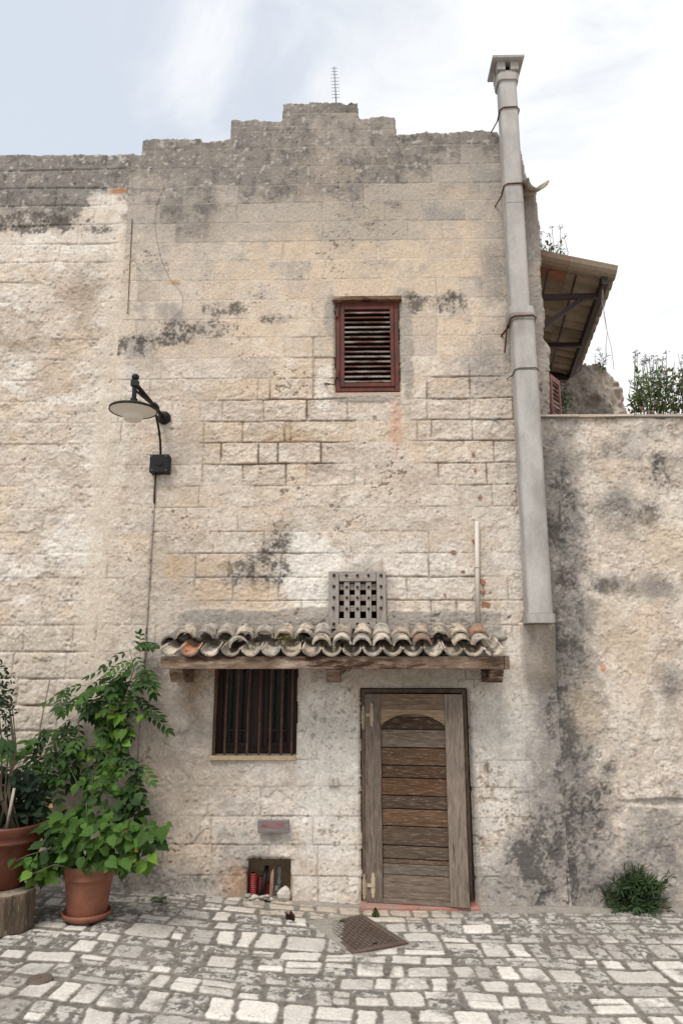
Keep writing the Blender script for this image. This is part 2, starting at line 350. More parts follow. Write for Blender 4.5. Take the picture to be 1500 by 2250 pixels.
def lichen(X, Z, c, amt, n2, seed=0, tone=1.0):     # grey-black crust with pale rosettes
    sp = fbm(X, Z, 50, 3, 3+seed, .7); sp2 = fbm(X, Z, 15, 4, 8+seed, .65); sp3 = fbm(X, Z, 4.5, 4, 5+seed, .6)
    amt = np.clip(amt*(1+.25*sp2)-.0, 0, 1)
    g = GREY[None, None]*tone*(1.06+.34*sp3+.30*sp2+.22*sp)[..., None]
    c = c*(1-amt[..., None])+g*amt[..., None]
    dk = ss(sp2+.5*sp+.5*sp3, .15, .75)*amt; c = mixa(c, DKG*1.5, dk*.62/tone**2)
    lt = ss(-sp3-.4*sp2, .15, .8)*amt; c = mixa(c, (.36, .31, .265), lt*.75)
    dots = ss(fbm(X, Z, 24, 2, 12+seed, .4)+.3*sp, .60, .78)*amt; c = mixa(c, (.43, .395, .35), dots*.75)
    return c
def mould(X, Z, c, m, seed=0):       # black mould broken up by grain
    g = fbm(X, Z, 46, 3, 2+seed, .75)*.65+fbm(X, Z*.6, 13, 4, 6+seed, .65)*.8; k = ss(m*1.1+g*1.15+.25*fbm(X, Z*.22, 10, 3, 1+seed, .6), .55, 1.15)*np.clip(m*1.6, 0, 1)
    return mixa(mixa(c, GREY*1.15, np.clip(m*.8+.25*g, 0, 1)*.55*np.clip(m*2, 0, 1)), DKG, k*.72)
def flake(X, Z, f, s, thr=0.0, bias=0):      # where a thin skin of lime has come away: mask and broken edge
    t = fbm(X, Z, f, 6, s, .62)+bias-thr
    return ss(t, -.02, .03), ss(-np.abs(t), -.035, -.0)
def mottle(X, Z, c, k=1.0, s=0):
    a = fbm(X, Z, 6.5, 5, 1+s, .62); b = fbm(X, Z, 22, 4, 4+s, .65); f = fbm(X, Z, 60, 2, 9+s, .7)
    c = c*(1+k*(.16*a+.12*b+.08*f))[..., None]
    c = mixa(c, (.27, .215, .165), ss(b+.6*a, .42, .9)*.45*k)
    c = mixa(c, (.12, .09, .07), ss(fbm(X, Z, 34, 3, 12+s, .7)+.35*a, .62, .9)*.55*k)
    return mixa(c, (.62, .57, .50), ss(fbm(X, Z, 12, 5, 14+s, .7)-.5*a, .35, .85)*.42*k)
def main_c(X, Z, J_):
    q = J_; n1, n2, n3, r1, r2 = q['n1'], q['n2'], q['n3'], q['r1'], q['r2']; up = q['up']
    B = lambda *a: blob(X, Z, *a)
    nz = n1*.35+n2*.42+n3*.2
    c = np.broadcast_to(CREAM, X.shape+(3,)).copy()
    c = c*(1+.20*(r1-.5)*(.55+up)+.06*n1+.07*n2+.07*n3)[..., None]
    warm = ss(n1*.5+(r2-.5)*.9+.9*B(900, 560, 320, 170, .8, nz)+.5*B(620, 900, 260, 250, .8, nz), .05, .95); c = mixa(c, OCHRE*(1+.08*n2[..., None]), warm*.8)
    brown = ss(fbm(X, Z*1.8, 3.4, 5, 10, .6), .15, .9)*(1-up); c = mixa(c, (.31, .235, .165), brown*.26)
    pale = ss(fbm(X, Z, 5, 5, 13, .65), .25, .7)*(1-up*.5); c = mixa(c, WHITE, pale*.35)
    # lime wash areas
    wm = np.maximum.reduce([B(690, 1265, 85, 85, .3, nz), .6*B(860, 1250, 170, 60, .4, nz), 1.0*B(1165, 1620, 38, 170, .5, nz), .9*B(1110, 1680, 110, 280, .5, nz), .95*B(725, 1700, 85, 280, .5, nz), .6*B(570, 1800, 120, 140, .6, nz), .5*B(900, 1500, 200, 20, .6, nz), .6*B(1125, 1250, 45, 130, .6, nz), .7*B(270, 470, 45, 70, .5, nz), .6*B(280, 820, 50, 30, .6, nz), .7*B(710, 850, 22, 50, .4, nz), .5*B(240, 1000, 40, 300, .6, nz)])
    g = ss(fbm(X, Z, 16, 4, 6, .7)*.6+wm*1.5, .35, 1.0); c = mixa(c, WHITE*(1+.06*n3[..., None]), g*wm*.95)
    c = mixa(c, (.42, .375, .325), q['crust']*.3)
    c = mixa(c, WHITE, q['fk']*.22); c = mixa(c, (.19, .15, .115), np.clip(q['fe']*ss(n2+n3*.5, -.2, .5)+q['fe2']*ss(n3-n2*.5, 0, .6), 0, 1)*.42)
    c = mottle(X, Z, c, 1.05-.45*up)
    c = mixa(c, MORT*(1+.08*n2[..., None]), ss(-X+.03*n2, -SEAM-.16, -SEAM-.06)*.5)
    for a, k in (((430, 1640, 100, 150, .9, nz), .35), ((360, 1850, 90, 130, .8, nz), .4), ((330, 1300, 60, 200, .9, nz), .3), ((880, 1495, 260, 22, .8, nz), .35), ((420, 975, 80, 30, .8, nz), .4)): c = mixa(c, (.30, .245, .19), B(*a)*k)  # brown stains, plus brownish shade under the canopy beam painted into the wall colour
    # mortar in the dressed part, open black joints elsewhere
    jm = q['J']*(up*.75+.25)*(1-q['op'])*q['keepj']; c = mixa(c, MORT*1.05, jm*.95)
    thin = ss(-np.abs(q['d']-.009), -.005, 0)*ss(fbm(X, Z, 7, 3, 9), -.1, .5)*(1-q['op']); c = mixa(c, (.17, .13, .10), thin*(.60*up))
    hair = ss(-q['d'], -.0055, -.0015)*ss(fbm(X, Z, 2.6, 5, 9, .65)+(r1-.5)*.6, -.05, .35)*(1-up)*(1-q['op']); c = mixa(c, (.13, .10, .075), hair*.6)
    halo = ss(-q['d'], -.03, -.004)*(1-q['op'])*ss(n2-.5*n1, -.3, .5); c = mixa(c, (.36, .30, .235), halo*.22*(1-up*.5))
    oj = ss(-q['d'], -.0085-.002*n2, -.003)*q['op']*ss(n2+n1*.5, -.7, .2); c = mixa(c, (.055, .038, .027), oj*.9)
    edge = ss(-q['d'], -.035, -.004)*q['op']*ss(n2, -.3, .5); c = mixa(c, (.27, .19, .12), edge*.4)
    c = mixa(c, (.07, .05, .04), q['pit2']*.6); c = mixa(c, (.25, .18, .12), q['pit']*.55)
    # weathering that runs down from the top of the wall
    ptop = U(600, 440)[2]; px_ = (Z-ptop)/.5
    w = px_+.62*n1+.30*fbm(X*1.0, Z*.16, 7, 4, 9, .6)+.30*n2+(r2-.5)*1.0-.30*ss(X, -.4, 1.5)*1.3
    w = w+.55*B(430, 400, 170, 80, 1.0, nz)+.35*B(430, 520, 120, 60, 1.0, nz)+.3*B(720, 330, 200, 70, 1.0, nz)+.4*B(1075, 480, 40, 120, 1.0, nz)
    ag = ss(w, -.45, .95)
    c = lichen(X, Z, c, ag*(.88-.25*ss(fbm(X, Z, 2.4, 4, 13, .6), .1, .7)), n2); c = mixa(c, np.array([.10, .09, .082])*(1+.3*n3[..., None]), ag*ss((r1-.5)*1.2+n1*.5+n2*.4, .1, .8)*.55)
    c = mixa(c, (.34, .29, .24), jm*ag*.45)
    w2 = ss((Z-U(600, 640)[2])/1.0+.6*(r1-.5)+.45*n2+.3*n1, .1, 1.0)*(1-ag); c = mixa(c, (.31, .275, .24), w2*.75)
    pb = ss(fbm(X, Z, 3.0, 4, 14, .6)+.7*(r1-.5), .28, .8)*ss(Z, U(600, 900)[2], U(600, 700)[2]); c = mixa(c, (.26, .235, .215), pb*.7*(1-ag))
    # dark patches
    for a in [(300, 765, 52, 24), (345, 745, 60, 14), (490, 680, 48, 20), (470, 720, 55, 18), (385, 722, 36, 16), (905, 665, 24, 22), (985, 668, 36, 24), (605, 700, 45, 10), (590, 1240, 38, 48), (610, 1185, 30, 35), (540, 1245, 60, 20), (560, 1275, 70, 16), (940, 655, 60, 8), (895, 300, 22, 10), (760, 225, 26, 9), (560, 1355, 190, 12), (960, 1355, 150, 14), (650, 1370, 25, 12)]:
        c = mould(X, Z, c, B(*a, .55, nz)*(.85 if a[3] > 12 else .7), 1)
    for a in [(1215, 1150, 22, 250), (1212, 1600, 30, 200), (1185, 1850, 60, 120), (1110, 1960, 150, 50), (380, 1950, 140, 45), (540, 1890, 60, 90), (1160, 1900, 70, 80), (330, 1500, 26, 60), (415, 1540, 28, 90), (1140, 470, 30, 120), (1150, 700, 40, 140), (1200, 800, 28, 300), (1205, 1450, 26, 170), (1200, 1700, 40, 260), (1070, 790, 40, 50), (1085, 600, 30, 60)]:
        c = lichen(X, Z, c, B(*a, .8, nz)*.66, n2, 2, 1.3)
    c = mould(X, Z, c, B(1195, 1890, 75, 110, .9, nz)*.95, 2); c = mould(X, Z, c, B(1212, 1500, 24, 260, .9, nz)*.85, 2); c = mould(X, Z, c, B(360, 1945, 130, 34, .6, nz)*.5, 3)
    for a in [(400, 1248, 26, 26), (460, 1240, 50, 22), (375, 1245, 16, 22), (455, 1300, 45, 24), (560, 1305, 55, 22), (600, 1350, 50, 14), (530, 1340, 50, 12)]:
        c = mixa(c, (.50, .365, .24), B(*a, .5, nz)*.55)
    c = mixa(c, (.47, .25, .16), B(868, 935, 13, 55, .9, n2*.4)*.55); c = mixa(c, (.30, .14, .05), B(520, 1940, 30, 34, .8, nz)*.55); c = mixa(c, (.31, .19, .09), B(430, 1500, 26, 60, .8, nz)*.55)
    c = mixa(c, (.34, .23, .13), B(640, 960, 50, 12, .9, nz)*.5); c = mixa(c, (.33, .19, .08), B(384, 622, 12, 5, .8, nz)*.8)
    c = mixa(c, CEM*(1+.08*n3[..., None]+.08*n2[..., None]), q['cem']*.85)
    c = mixa(c, np.array([.36, .305, .245]), q['pr']*.6); c = mixa(c, (.20, .165, .135), q['pr']*ss(fbm(X, Z*.3, 9, 3, 3), .1, .6)*.5)
    return c

def grid(x0, x1, z0, z1, s): 
    xs = np.arange(x0, x1, s); zs = np.arange(z0, z1, s); return np.meshgrid(xs, zs)
SEAM = U(262, 700)[0]; REDGE = U(1196, 620)[0]; GAP = 0.008
RES = .0075
# ---- house
house = thing('stone_house', 'tall pale stone house with stepped weathered parapet, louvred red shutter and wooden door', 'house', (0, 0, 0))
X, Z = grid(SEAM, REDGE+.25, -.15, U(700, 200)[2]+.1, RES)
def profile(pts, X):
    w = [U(*p) for p in pts]; xs = [a[0] for a in w]; zs = [a[2] for a in w]; return np.interp(X, xs, zs)
top = profile([(200, 337), (309, 337), (313, 303), (440, 300), (445, 306), (490, 306), (505, 300), (507, 262), (560, 260), (618, 262), (622, 222), (640, 220), (700, 219), (780, 219), (786, 222), (789, 254), (868, 253), (872, 291), (1000, 287), (1045, 281), (1092, 282), (1100, 300), (1300, 300)], X)
jag = .020*fbm(X, Z, 11, 4, 3, .65)-.035*ss(fbm(X, X*0, 5, 3, 8, .6), .35, .7)+.02*np.floor(3*vn(X*2.6, X*0, 4))/2-.01
keep = Z < top+jag
e0 = [U(*p) for p in [(1140, 300), (1150, 345), (1160, 395), (1178, 420), (1181, 470), (1190, 520), (1188, 560), (1190, 600), (1193, 660), (1198, 700), (1196, 740), (1210, 765), (1208, 800), (1207, 850), (1208, 905)]]
zs_ = [a[2] for a in e0][::-1]; xs_ = [a[0] for a in e0][::-1]
edge = np.interp(Z, zs_, xs_)+.018*fbm(X*0+3, Z, 7, 4, 5, .6); zc = U(1300, 912)[2]
XR_LOW = U(1222, 1500)[0]
edge = np.where(Z < zc-.02, XR_LOW, edge); keep &= X < edge
def rect_px(p0, p1, p2, p3):   # corners tl tr br bl on the wall plane
    a, b, c, d = [U(*p) for p in (p0, p1, p2, p3)]; return (a[0]+d[0])/2, (b[0]+c[0])/2, (c[2]+d[2])/2, (a[2]+b[2])/2
DOOR = (U(793, 1600)[0], U(1034, 1600+150)[0]+.0, -.3, U(900, 1513)[2])
WIN = rect_px((474, 1455), (654, 1455), (650, 1660), (464, 1660)); NICHE = rect_px((545, 1888), (637, 1887), (638, 1972), (543, 1975)); SHUT = rect_px((737, 664), (877, 664), (876, 862), (737, 862)); HATCH = rect_px((746, 1280), (826, 1280), (827, 1360), (746, 1360))
for (x0, x1, z0, z1), j in ((DOOR, .003), (WIN, .004), (NICHE, .009), (SHUT, .003), (HATCH, .002)):
    jj = fbm(X, Z, 14, 3, 6)*j; keep &= ~((X+jj > x0) & (X+jj < x1) & (Z+jj > z0) & (Z+jj < z1))
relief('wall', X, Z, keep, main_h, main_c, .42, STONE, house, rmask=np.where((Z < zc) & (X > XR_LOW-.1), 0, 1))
mb = MB(); mb.box((REDGE-.55, .43, -.1), (REDGE-.09, 5, 6.1), (.4, .33, .25)); mb.build('side_wall', STONE, house)
mb = MB(); mb.box((SEAM+.1, .44, 5.4), (REDGE-.56, 5, 5.5), (.4, .33, .25)); mb.build('flat_roof', STONE, house)
mb = MB()   # dark rooms behind the openings
for (x0, x1, z0, z1), d in ((WIN, .3), (DOOR, .5), (SHUT, .2), (HATCH, .2)):
    mb.box((x0-.04, d, max(z0, 0)-.04), (x1+.04, d+.02, z1+.04))
mb.split('dark_room', DARK, house)
mb = MB(); x0, x1, z0, z1 = NICHE; mb.box((x0-.05, .22, z0-.1), (x1+.05, .25, z1+.05), (.30, .22, .14)); mb.build('niche_back', STONE, house)

# ---- left building
def left_h(X, Z):
    dz, dx, r1, r2, n1, n2, n3 = masonry(X, Z)
    d = np.minimum(dz, dx); J = ss(-d, -.013, -.005)
    low = ss(-Z, -U(100, 1320)[2], -U(100, 1420)[2]); topz = ss(Z, U(100, 640)[2], U(100, 470)[2])
    q_low = low
    rid = 1-np.abs(fbm(X*.8+n2*.03, Z*1.6, 9, 5, 3, .62))*1.7; rid2 = fbm(X*.9, Z*1.5+.3*n1, 4, 5, 9, .6)
    h = .010*n1+(1-topz)*(.002*np.clip(rid, -1, 1)+.004*rid2+.004*n3)+(1-topz)*(.006*flake(X, Z, 4, 10, .0)[0]+.004*flake(X, Z, 8, 2, .1)[0]+.003*fbm(X, Z, 18, 4, 5, .7))+topz*(.004*n2+.002*n3)-J*(.012*low+.006*topz+.005*(1-low)*ss(n1+n2*.5, -.1, .4))+(r1-.5)*.01
    h = h+.003*ss(dz, 0, .04)*q_low
    pl = ss(X, SEAM-.20, SEAM-.10)*(1-topz*.5); h = h*(1-.6*pl)+.012*pl; k = ss(X, SEAM-.10, SEAM); h = h*(1-k)+k*(.013+.010*n1+.004*n2+.003*fbm(X, Z, 5, 3, 2))
    h = h-ss(fbm(X, Z, 20, 3, 9, .5), .68, .85)*.010
    h = h-.05*ss(X, SEAM+.0, SEAM+.08)
    return h, dict(dz=dz, dx=dx, r1=r1, r2=r2, n1=n1, n2=n2, n3=n3, d=d, low=low, topz=topz, rid=rid, rid2=rid2, pl=pl)
def left_c(X, Z, q):
    n1, n2, n3, r1 = q['n1'], q['n2'], q['n3'], q['r1']; B = lambda *a: blob(X, Z, *a); nz = n1*.35+n2*.42+n3*.2
    c = np.broadcast_to(CREAM*1.0, X.shape+(3,)).copy()*(1+.07*n1+.08*n2+.07*n3)[..., None]
    st = ss(q['rid2']+.5*n2, 0, .9); c = mixa(c, (.33, .26, .195), st*.34*(1-q['topz']))
    wh = ss(fbm(X*.8, Z*1.6, 5, 5, 13, .65), .0, .5); c = mixa(c, WHITE, wh*.62*(1-q['low']*.5)); a_, e_ = flake(X, Z, 4, 10, .0); b_, g_ = flake(X, Z, 8, 2, .1); c = mixa(c, WHITE, a_*.22); c = mixa(c, (.20, .16, .12), np.clip(e_*ss(n2, -.3, .4)+g_*ss(n3, -.1, .5), 0, 1)*.38*(1-q['topz']))
    c = mixa(c, OCHRE, ss(fbm(X, Z, 3, 3, 2), .1, .6)*.45)
    c = mixa(c, (.39, .335, .275), q['low']*.4)
    c = mottle(X, Z, c, 1.15, 2)
    jn = ss(-np.abs(q['dz']-.004), -.008, -.001)*ss(fbm(X, Z, 5, 3, 9), -.3, .4); c = mixa(c, (.14, .10, .075), jn*(.7*q['low']+.38*(1-q['topz'])*ss(n1, -.2, .3)))
    jv = ss(-q['dx'], -.007, -.002)*ss(fbm(X, Z, 5, 3, 12), -.2, .4); c = mixa(c, (.12, .09, .07), jv*.6*q['low'])
    c = mixa(c, MORT*1.05, q['pl']*.5)
    wm = np.maximum.reduce([.6*B(110, 540, 170, 40, .6, nz), B(150, 1195, 60, 40, .5, nz)*.7, .55*B(230, 480, 80, 90, .6, nz)]); c = mixa(c, WHITE, ss(fbm(X, Z, 12, 4, 6, .7)*.6+wm*1.5, .35, 1)*wm*.8)
    zt = U(150, 500)[2]; w = (Z-zt)/.35+.45*n1+.35*n2-.9*B(225, 480, 60, 70, .6, nz); c = lichen(X, Z, c, ss(w, -.1, .8)*.95, n2, 4)
    c = mould(X, Z, c, B(80, 487, 110, 20, .35, nz)*1.0, 5); c = mould(X, Z, c, B(220, 505, 50, 10, .5, nz)*.7, 5)
    for a in [(180, 640, 40, 18, .9, nz), (185, 700, 20, 30, .9, nz), (60, 760, 80, 20, .9, nz)]: c = mixa(c, (.27, .20, .14), B(*a)*.5)
    c = mixa(c, (.34, .15, .06), B(262, 420, 18, 5, .5, nz)*.8)
    c = mixa(c, (.28, .235, .19), ss(-Z, -U(100, 1350)[2], -U(100, 1800)[2])*.35); c = mould(X, Z, c, B(150, 1920, 250, 60, .6, nz)*.6, 6); c = mould(X, Z, c, B(240, 1385, 50, 12, .6, nz)*.5, 6)
    return c
X, Z = grid(U(-420, 900)[0], SEAM+.10, -.1, U(0, 300)[2], RES*1.1)
topl = profile([(-600, 337), (309, 337)], X); keep = (Z < topl+.014*fbm(X, Z, 9, 4, 5, .6)-.03*ss(fbm(X, X*0, 3, 3, 8, .6), .4, .6))
lo = relief('rough_stone_building', X, Z, keep, left_h, left_c, .42, STONE, rmask=1, origin=(float(SEAM)-1, 0, 0))
tag(lo, 'rough plastered stone building with low grey parapet, behind the potted vine', 'building')

# ---- right wall
def right_h(X, Z):
    dz, dx, r1, r2, n1, n2, n3 = masonry(X, Z)
    a = fbm(X, Z, 6, 5, 3, .62); h = .012*n1+.005*a+.005*n2+.003*n3+.006*flake(X, Z, 3.5, 10, .0)[0]+.004*flake(X, Z, 7, 2, .1)[0]
    lr = blob(X, Z, 1470, 1620, 90, 200, .5, n1*.5+n2*.3)*ss(n2+n1, -.4, .5); d = np.minimum(dz, dx); h = h-ss(-d, -.012, -.004)*.008*lr
    h = h-ss(fbm(X, Z, 14, 4, 9, .6)+.3*n1, .72, .95)*.008
    cr = ss(-np.abs(fbm(X, Z, 3, 4, 12, .55)), -.03, 0); h = h-cr*.006
    h = h-.025*blob(X, Z, 1470, 1763, 90, 8, .3)+.04*ss(-Z, -.5, .05)
    return h, dict(n1=n1, n2=n2, n3=n3, d=d, lr=lr, cr=cr, a=a, r1=r1)
def right_c(X, Z, q):
    n1, n2, n3 = q['n1'], q['n2'], q['n3']; B = lambda *a: blob(X, Z, *a); nz = n1*.4+n2*.45+n3*.2
    c = np.broadcast_to(CREAM*1.02, X.shape+(3,)).copy()*(1+.06*n1+.08*n2+.07*n3)[..., None]
    c = mixa(c, OCHRE, ss(fbm(X, Z, 2.5, 3, 2), .0, .7)*.5); c = mixa(c, WHITE, ss(fbm(X, Z, 4, 5, 13, .65), .15, .6)*.5)
    c = mixa(c, (.35, .295, .24), ss(fbm(X, Z, 6, 5, 5, .65), .1, .7)*.4); a_, e_ = flake(X, Z, 3.5, 10, .0); b_, g_ = flake(X, Z, 7, 2, .1); c = mixa(c, WHITE, a_*.25); c = mixa(c, (.19, .155, .12), np.clip(e_*ss(n2, -.3, .4)+g_*ss(n3, -.1, .5), 0, 1)*.42)
    c = mottle(X, Z, c, 1.1, 5)
    c = mixa(c, (.16, .12, .095), q['cr']*.35); jn = ss(-q['d'], -.008, -.002)*ss(fbm(X, Z, 5, 3, 9), -.2, .4); c = mixa(c, (.16, .12, .095), jn*.6*q['lr'])
    tp = ss(Z, U(1350, 1130)[2], U(1350, 950)[2])*ss(fbm(X, Z, 5, 4, 8, .6), -.5, .5); c = lichen(X, Z, c, tp*.5, n2, 6)
    for a in [(1225, 1200, 50, 330), (1240, 1650, 60, 330), (1235, 1050, 40, 150), (1245, 1300, 45, 160), (1250, 1550, 50, 170), (1270, 1780, 70, 170), (1300, 1940, 150, 80), (1450, 1830, 70, 60), (1440, 1290, 45, 30), (1350, 1120, 60, 40), (1400, 1930, 120, 60), (1340, 1280, 40, 20), (1470, 1500, 25, 25)]:
        c = lichen(X, Z, c, B(*a, .8, nz)*.88, n2, 2, 1.15)
    for a in [(1448, 1045, 32, 26), (1445, 1010, 22, 16), (1425, 1130, 22, 34), (1240, 1210, 36, 110), (1240, 1400, 40, 120), (1250, 1640, 50, 130), (1275, 1850, 75, 100), (1290, 1950, 130, 60), (1235, 1080, 26, 90), (1310, 1750, 50, 60), (1340, 1290, 60, 20)]:
        c = mould(X, Z, c, B(*a, 1.0, nz)*(.9 if a[0] > 1400 else .85), 3)
    for a in [(1380, 1400, 60, 90), (1470, 1200, 60, 60), (1290, 1570, 30, 60)]: c = mixa(c, (.49, .39, .285), B(*a, .7, nz)*.5)
    c = mixa(c, (.42, .19, .09), B(1323, 1468, 6, 7, .3, n2*.2)*.8)
    c = mixa(c, (.28, .245, .21), blob(X, Z, 1350, 2010, 400, 24, .6, nz)*.7)
    return c
CT = U(1300, 914)[2]
X, Z = grid(XR_LOW-.03, U(2000, 1500)[0], -.1, CT+.1, RES*1.1)
keep = Z < CT+.008*fbm(X, Z, 6, 3, 5, .6)-.02*ss(X, XR_LOW, XR_LOW+2.5)
gw = thing('garden_wall', 'lower lichen stained wall with thin stone coping, right of the flue', 'wall', (XR_LOW+1, 0, 0))
relief('wall', X, Z, keep, right_h, right_c, .4, STONE, gw)
mb = MB(); x = XR_LOW-.04
while x < U(1950, 1500)[0]:
    w = random.uniform(.3, .6); t = random.uniform(.018, .03); zc2 = CT-.012-.02*min(1, max(0, (x-XR_LOW)/2.5))
    mb.box((x, -.035+random.uniform(-.008, .008), zc2), (x+w-.006, .42, zc2+t), random.choice([(.40, .34, .28), (.46, .38, .30), (.34, .29, .24), (.5, .45, .38)]), jit=.004); x += w
mb.build('coping', STONE, gw)

# ------------------------------------------------------------------ paving
def paving():
    s = .0065; x0, x1 = -3.6, 3.6; y0, y1 = -2.9, .02
    X, Y = np.meshgrid(np.arange(x0, x1, s), np.arange(y0, y1, s))
    n1 = fbm(X, Y, 1.6, 3, 1); n2 = fbm(X, Y, 9, 4, 4, .6); n3 = fbm(X, Y, 34, 3, 7, .6)
    xx = X+.030*fbm(X, Y, 1.7, 3, 5)+.12*(Y+1)*np.where(X > 0, .2, .1)*np.abs(X)*.9; yy = Y+.05*fbm(X, Y, .7, 2, 9)+.016*fbm(X, Y, 3, 2, 12)+.045*X-.015*X*X
    rg = np.random.RandomState(21); ys = [-3.4]
    while ys[-1] < .6: ys.append(ys[-1]+rg.choice([.155, .18, .21, .235, .27]))
    ys = np.array(ys); r = np.clip(np.searchsorted(ys, yy)-1, 0, len(ys)-2)
    sd = np.full(X.shape, -1.0); rnd = np.zeros(X.shape); rn2 = np.zeros(X.shape)
    for i in range(len(ys)-1):
        m = r == i
        if not m.any(): continue
        xs = [-4.2-rg.rand()*.2]
        while xs[-1] < 4.2: xs.append(xs[-1]+rg.choice([.12, .15, .175, .205, .235, .275, .33], p=[.12, .18, .22, .18, .14, .1, .06]))
        xs = np.array(xs); xm = xx[m]; ym = yy[m]; q = np.clip(np.searchsorted(xs, xm)-1, 0, len(xs)-2)
        n = len(xs); split = rg.rand(n) < .38; sp = .4+.2*rg.rand(n); gy0 = rg.rand(n)*.026; gy1 = rg.rand(n)*.026; gx0 = rg.rand(n)*.018; gx1 = rg.rand(n)*.018
        a = rg.rand(n*2); b = rg.rand(n*2)
        skew = (rg.rand(n)-.5)*.22; xc = (xs[q]+xs[q+1])/2; yc = (ys[i]+ys[i+1])/2
        xl = xs[q]+gx0[q]; xr = xs[q+1]-gx1[q]; yb = ys[i]+gy0[q]; yt = ys[i+1]-gy1[q]
        xm2 = xm+skew[q]*(ym-yc); ym2 = ym+(rg.rand(n)-.5)[q]*.16*(xm-xc)
        up = split[q] & (ym2 > ys[i]+sp[q]*(ys[i+1]-ys[i])); dn = split[q] & ~up; mid = ys[i]+sp[q]*(ys[i+1]-ys[i])
        yb = np.where(up, mid, yb); yt = np.where(dn, mid, yt)
        cx = (xl+xr)/2; cy = (yb+yt)/2; hx = (xr-xl)/2; hy = (yt-yb)/2; rad = np.minimum(hx, hy)*.34
        dx = np.abs(xm2-cx)-hx+rad; dy = np.abs(ym2-cy)-hy+rad
        d = np.sqrt(np.maximum(dx, 0)**2+np.maximum(dy, 0)**2)+np.minimum(np.maximum(dx, dy), 0)-rad
        sd[m] = -d; k = q*2+up; rnd[m] = a[k]; rn2[m] = b[k]
    sd = sd-.0060+.008*n2+.0045*n3+.006*fbm(X, Y, 4.5, 3, 15)
    st = ss(sd, -.002, .005)
    # cement apron along the wall foot
    ap = ss(Y+.05*n1+.02*n2, -.20, -.13)*ss(np.abs(X-1.9), 1.25, 1.1)+ss(Y+.04*n1+.02*n2, -.15, -.09)*ss(-np.abs(X+.02), -.55, -.45)+ss(Y+.02*n2, -.06, -.02)
    ap = np.clip(ap, 0, 1); cem2 = ss(fbm(X, Y, 1.3, 4, 6), .55, .85)*.8; st = st*(1-ap)
    old = ss(rn2+.35*n1-.10*ss(-Y, .5, 1.3)*1.6+.36*ss(X, .7, 2.4)+.25*ss(Y, -.9, -.1)+.3*ss(-X, 1.2, 2.6)*0.3+.12*fbm(X, Y, 2.2, 2, 7), .30, .52)     # rough grey stones against worn pale ones
    dome = ss(sd, -.002, .022)
    h = gz(X)+st*(.004+.004*dome+.0015*n2)+.004*n1+(rnd-.5)*.008*st+old*st*(.004*n2+.0035*n3)+.0012*n3+.004*n2*(1-st)+.015*ap*ss(Y, -.25, -.02)
    pale = np.array([.52, .48, .435]); grey = np.array([.14, .13, .118]); warm = np.array([.40, .325, .25]); grout = np.array([.155, .138, .118])
    c = np.broadcast_to(pale, X.shape+(3,))*(1+.36*(rnd-.5)+.07*n2+.07*n3)[..., None]
    blot = ss(fbm(X, Y, 26, 4, 3, .7)+.5*(rnd-.5), -.05, .35); c = mixa(c, (.27, .25, .225), old*(.60)); c = mixa(c, grey*.62, old*blot*.9)
    chips = ss(fbm(X, Y, 40, 3, 9, .6), .72, .9); c = mixa(c, (.24, .22, .2), chips*.5); sc = ss(fbm(X, Y, 14, 5, 2, .7)+.3*(rn2-.5), .30, .62); c = mixa(c, (.25, .225, .2), sc*.32); cr = ss(-np.abs(fbm(X, Y, 9, 3, 12)), -.02, 0)*(rnd > .6); c = mixa(c, (.15, .13, .11), cr*.6)
    wz = ss(-np.abs(X+.1), -1.0, -.5)*ss(Y, -.55, -.25); c = mixa(c, warm, wz*.75)
    dirt = ss(-sd, -.012, .002); c = mixa(c, (.24, .21, .18), dirt*.45*st)
    gc = grout*(1+.25*n2+.35*n3+.15*n1)[..., None]; gc = mixa(gc, (.07, .06, .048), ss(fbm(X, Y, 22, 3, 14, .6), .35, .8)*.6); gc = mixa(gc, (.30, .27, .235), ss(fbm(X, Y, 60, 2, 5), .55, .8)*.4)
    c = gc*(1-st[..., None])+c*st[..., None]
    c = mixa(c, np.array([.27, .24, .21])*(1+.12*n2+.1*n3)[..., None], ap*.8)
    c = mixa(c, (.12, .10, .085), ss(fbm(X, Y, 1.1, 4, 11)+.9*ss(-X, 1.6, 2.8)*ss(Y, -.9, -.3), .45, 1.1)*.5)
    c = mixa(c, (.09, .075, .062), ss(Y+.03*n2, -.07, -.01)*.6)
    q = [G(*a) for a in ((696, 2026), (799, 2013), (886, 2078), (767, 2097))]; ct = sum(q)/4; e = (q[1]-q[0])/np.linalg.norm((q[1]-q[0])[:2]); w_ = np.linalg.norm((q[1]-q[0])[:2])/2; l_ = np.linalg.norm((q[3]-q[0])[:2])/2
    u = (X-ct[0])*e[0]+(Y-ct[1])*e[1]; v = -(X-ct[0])*e[1]+(Y-ct[1])*e[0]; dm = np.maximum(np.abs(u)-w_, np.abs(v)-l_); bed = ss(-dm-.008*n2, -.05, -.03)
    h = h*(1-bed)+(gz(X)+.006+.0012*n3)*bed; c = mixa(c, np.array([.24, .215, .185])*(1+.12*n2+.12*n3)[..., None], bed)
    keep = np.ones(X.shape, bool)
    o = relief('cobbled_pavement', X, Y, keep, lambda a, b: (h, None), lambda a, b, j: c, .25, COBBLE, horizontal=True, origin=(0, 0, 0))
    tag(o, kind='structure')
paving()
mb = MB(); mb.add([(-300, -300, -.03), (300, -300, -.03), (300, 300, -.03), (-300, 300, -.03)], [(0, 1, 2, 3)], (.36, .33, .295)); g = mb.build('ground', COBBLE, origin=(0, 0, -.03)); tag(g, kind='structure')
# lane continues towards and behind the photographer, and houses opposite reflect light? only the open lane is modelled

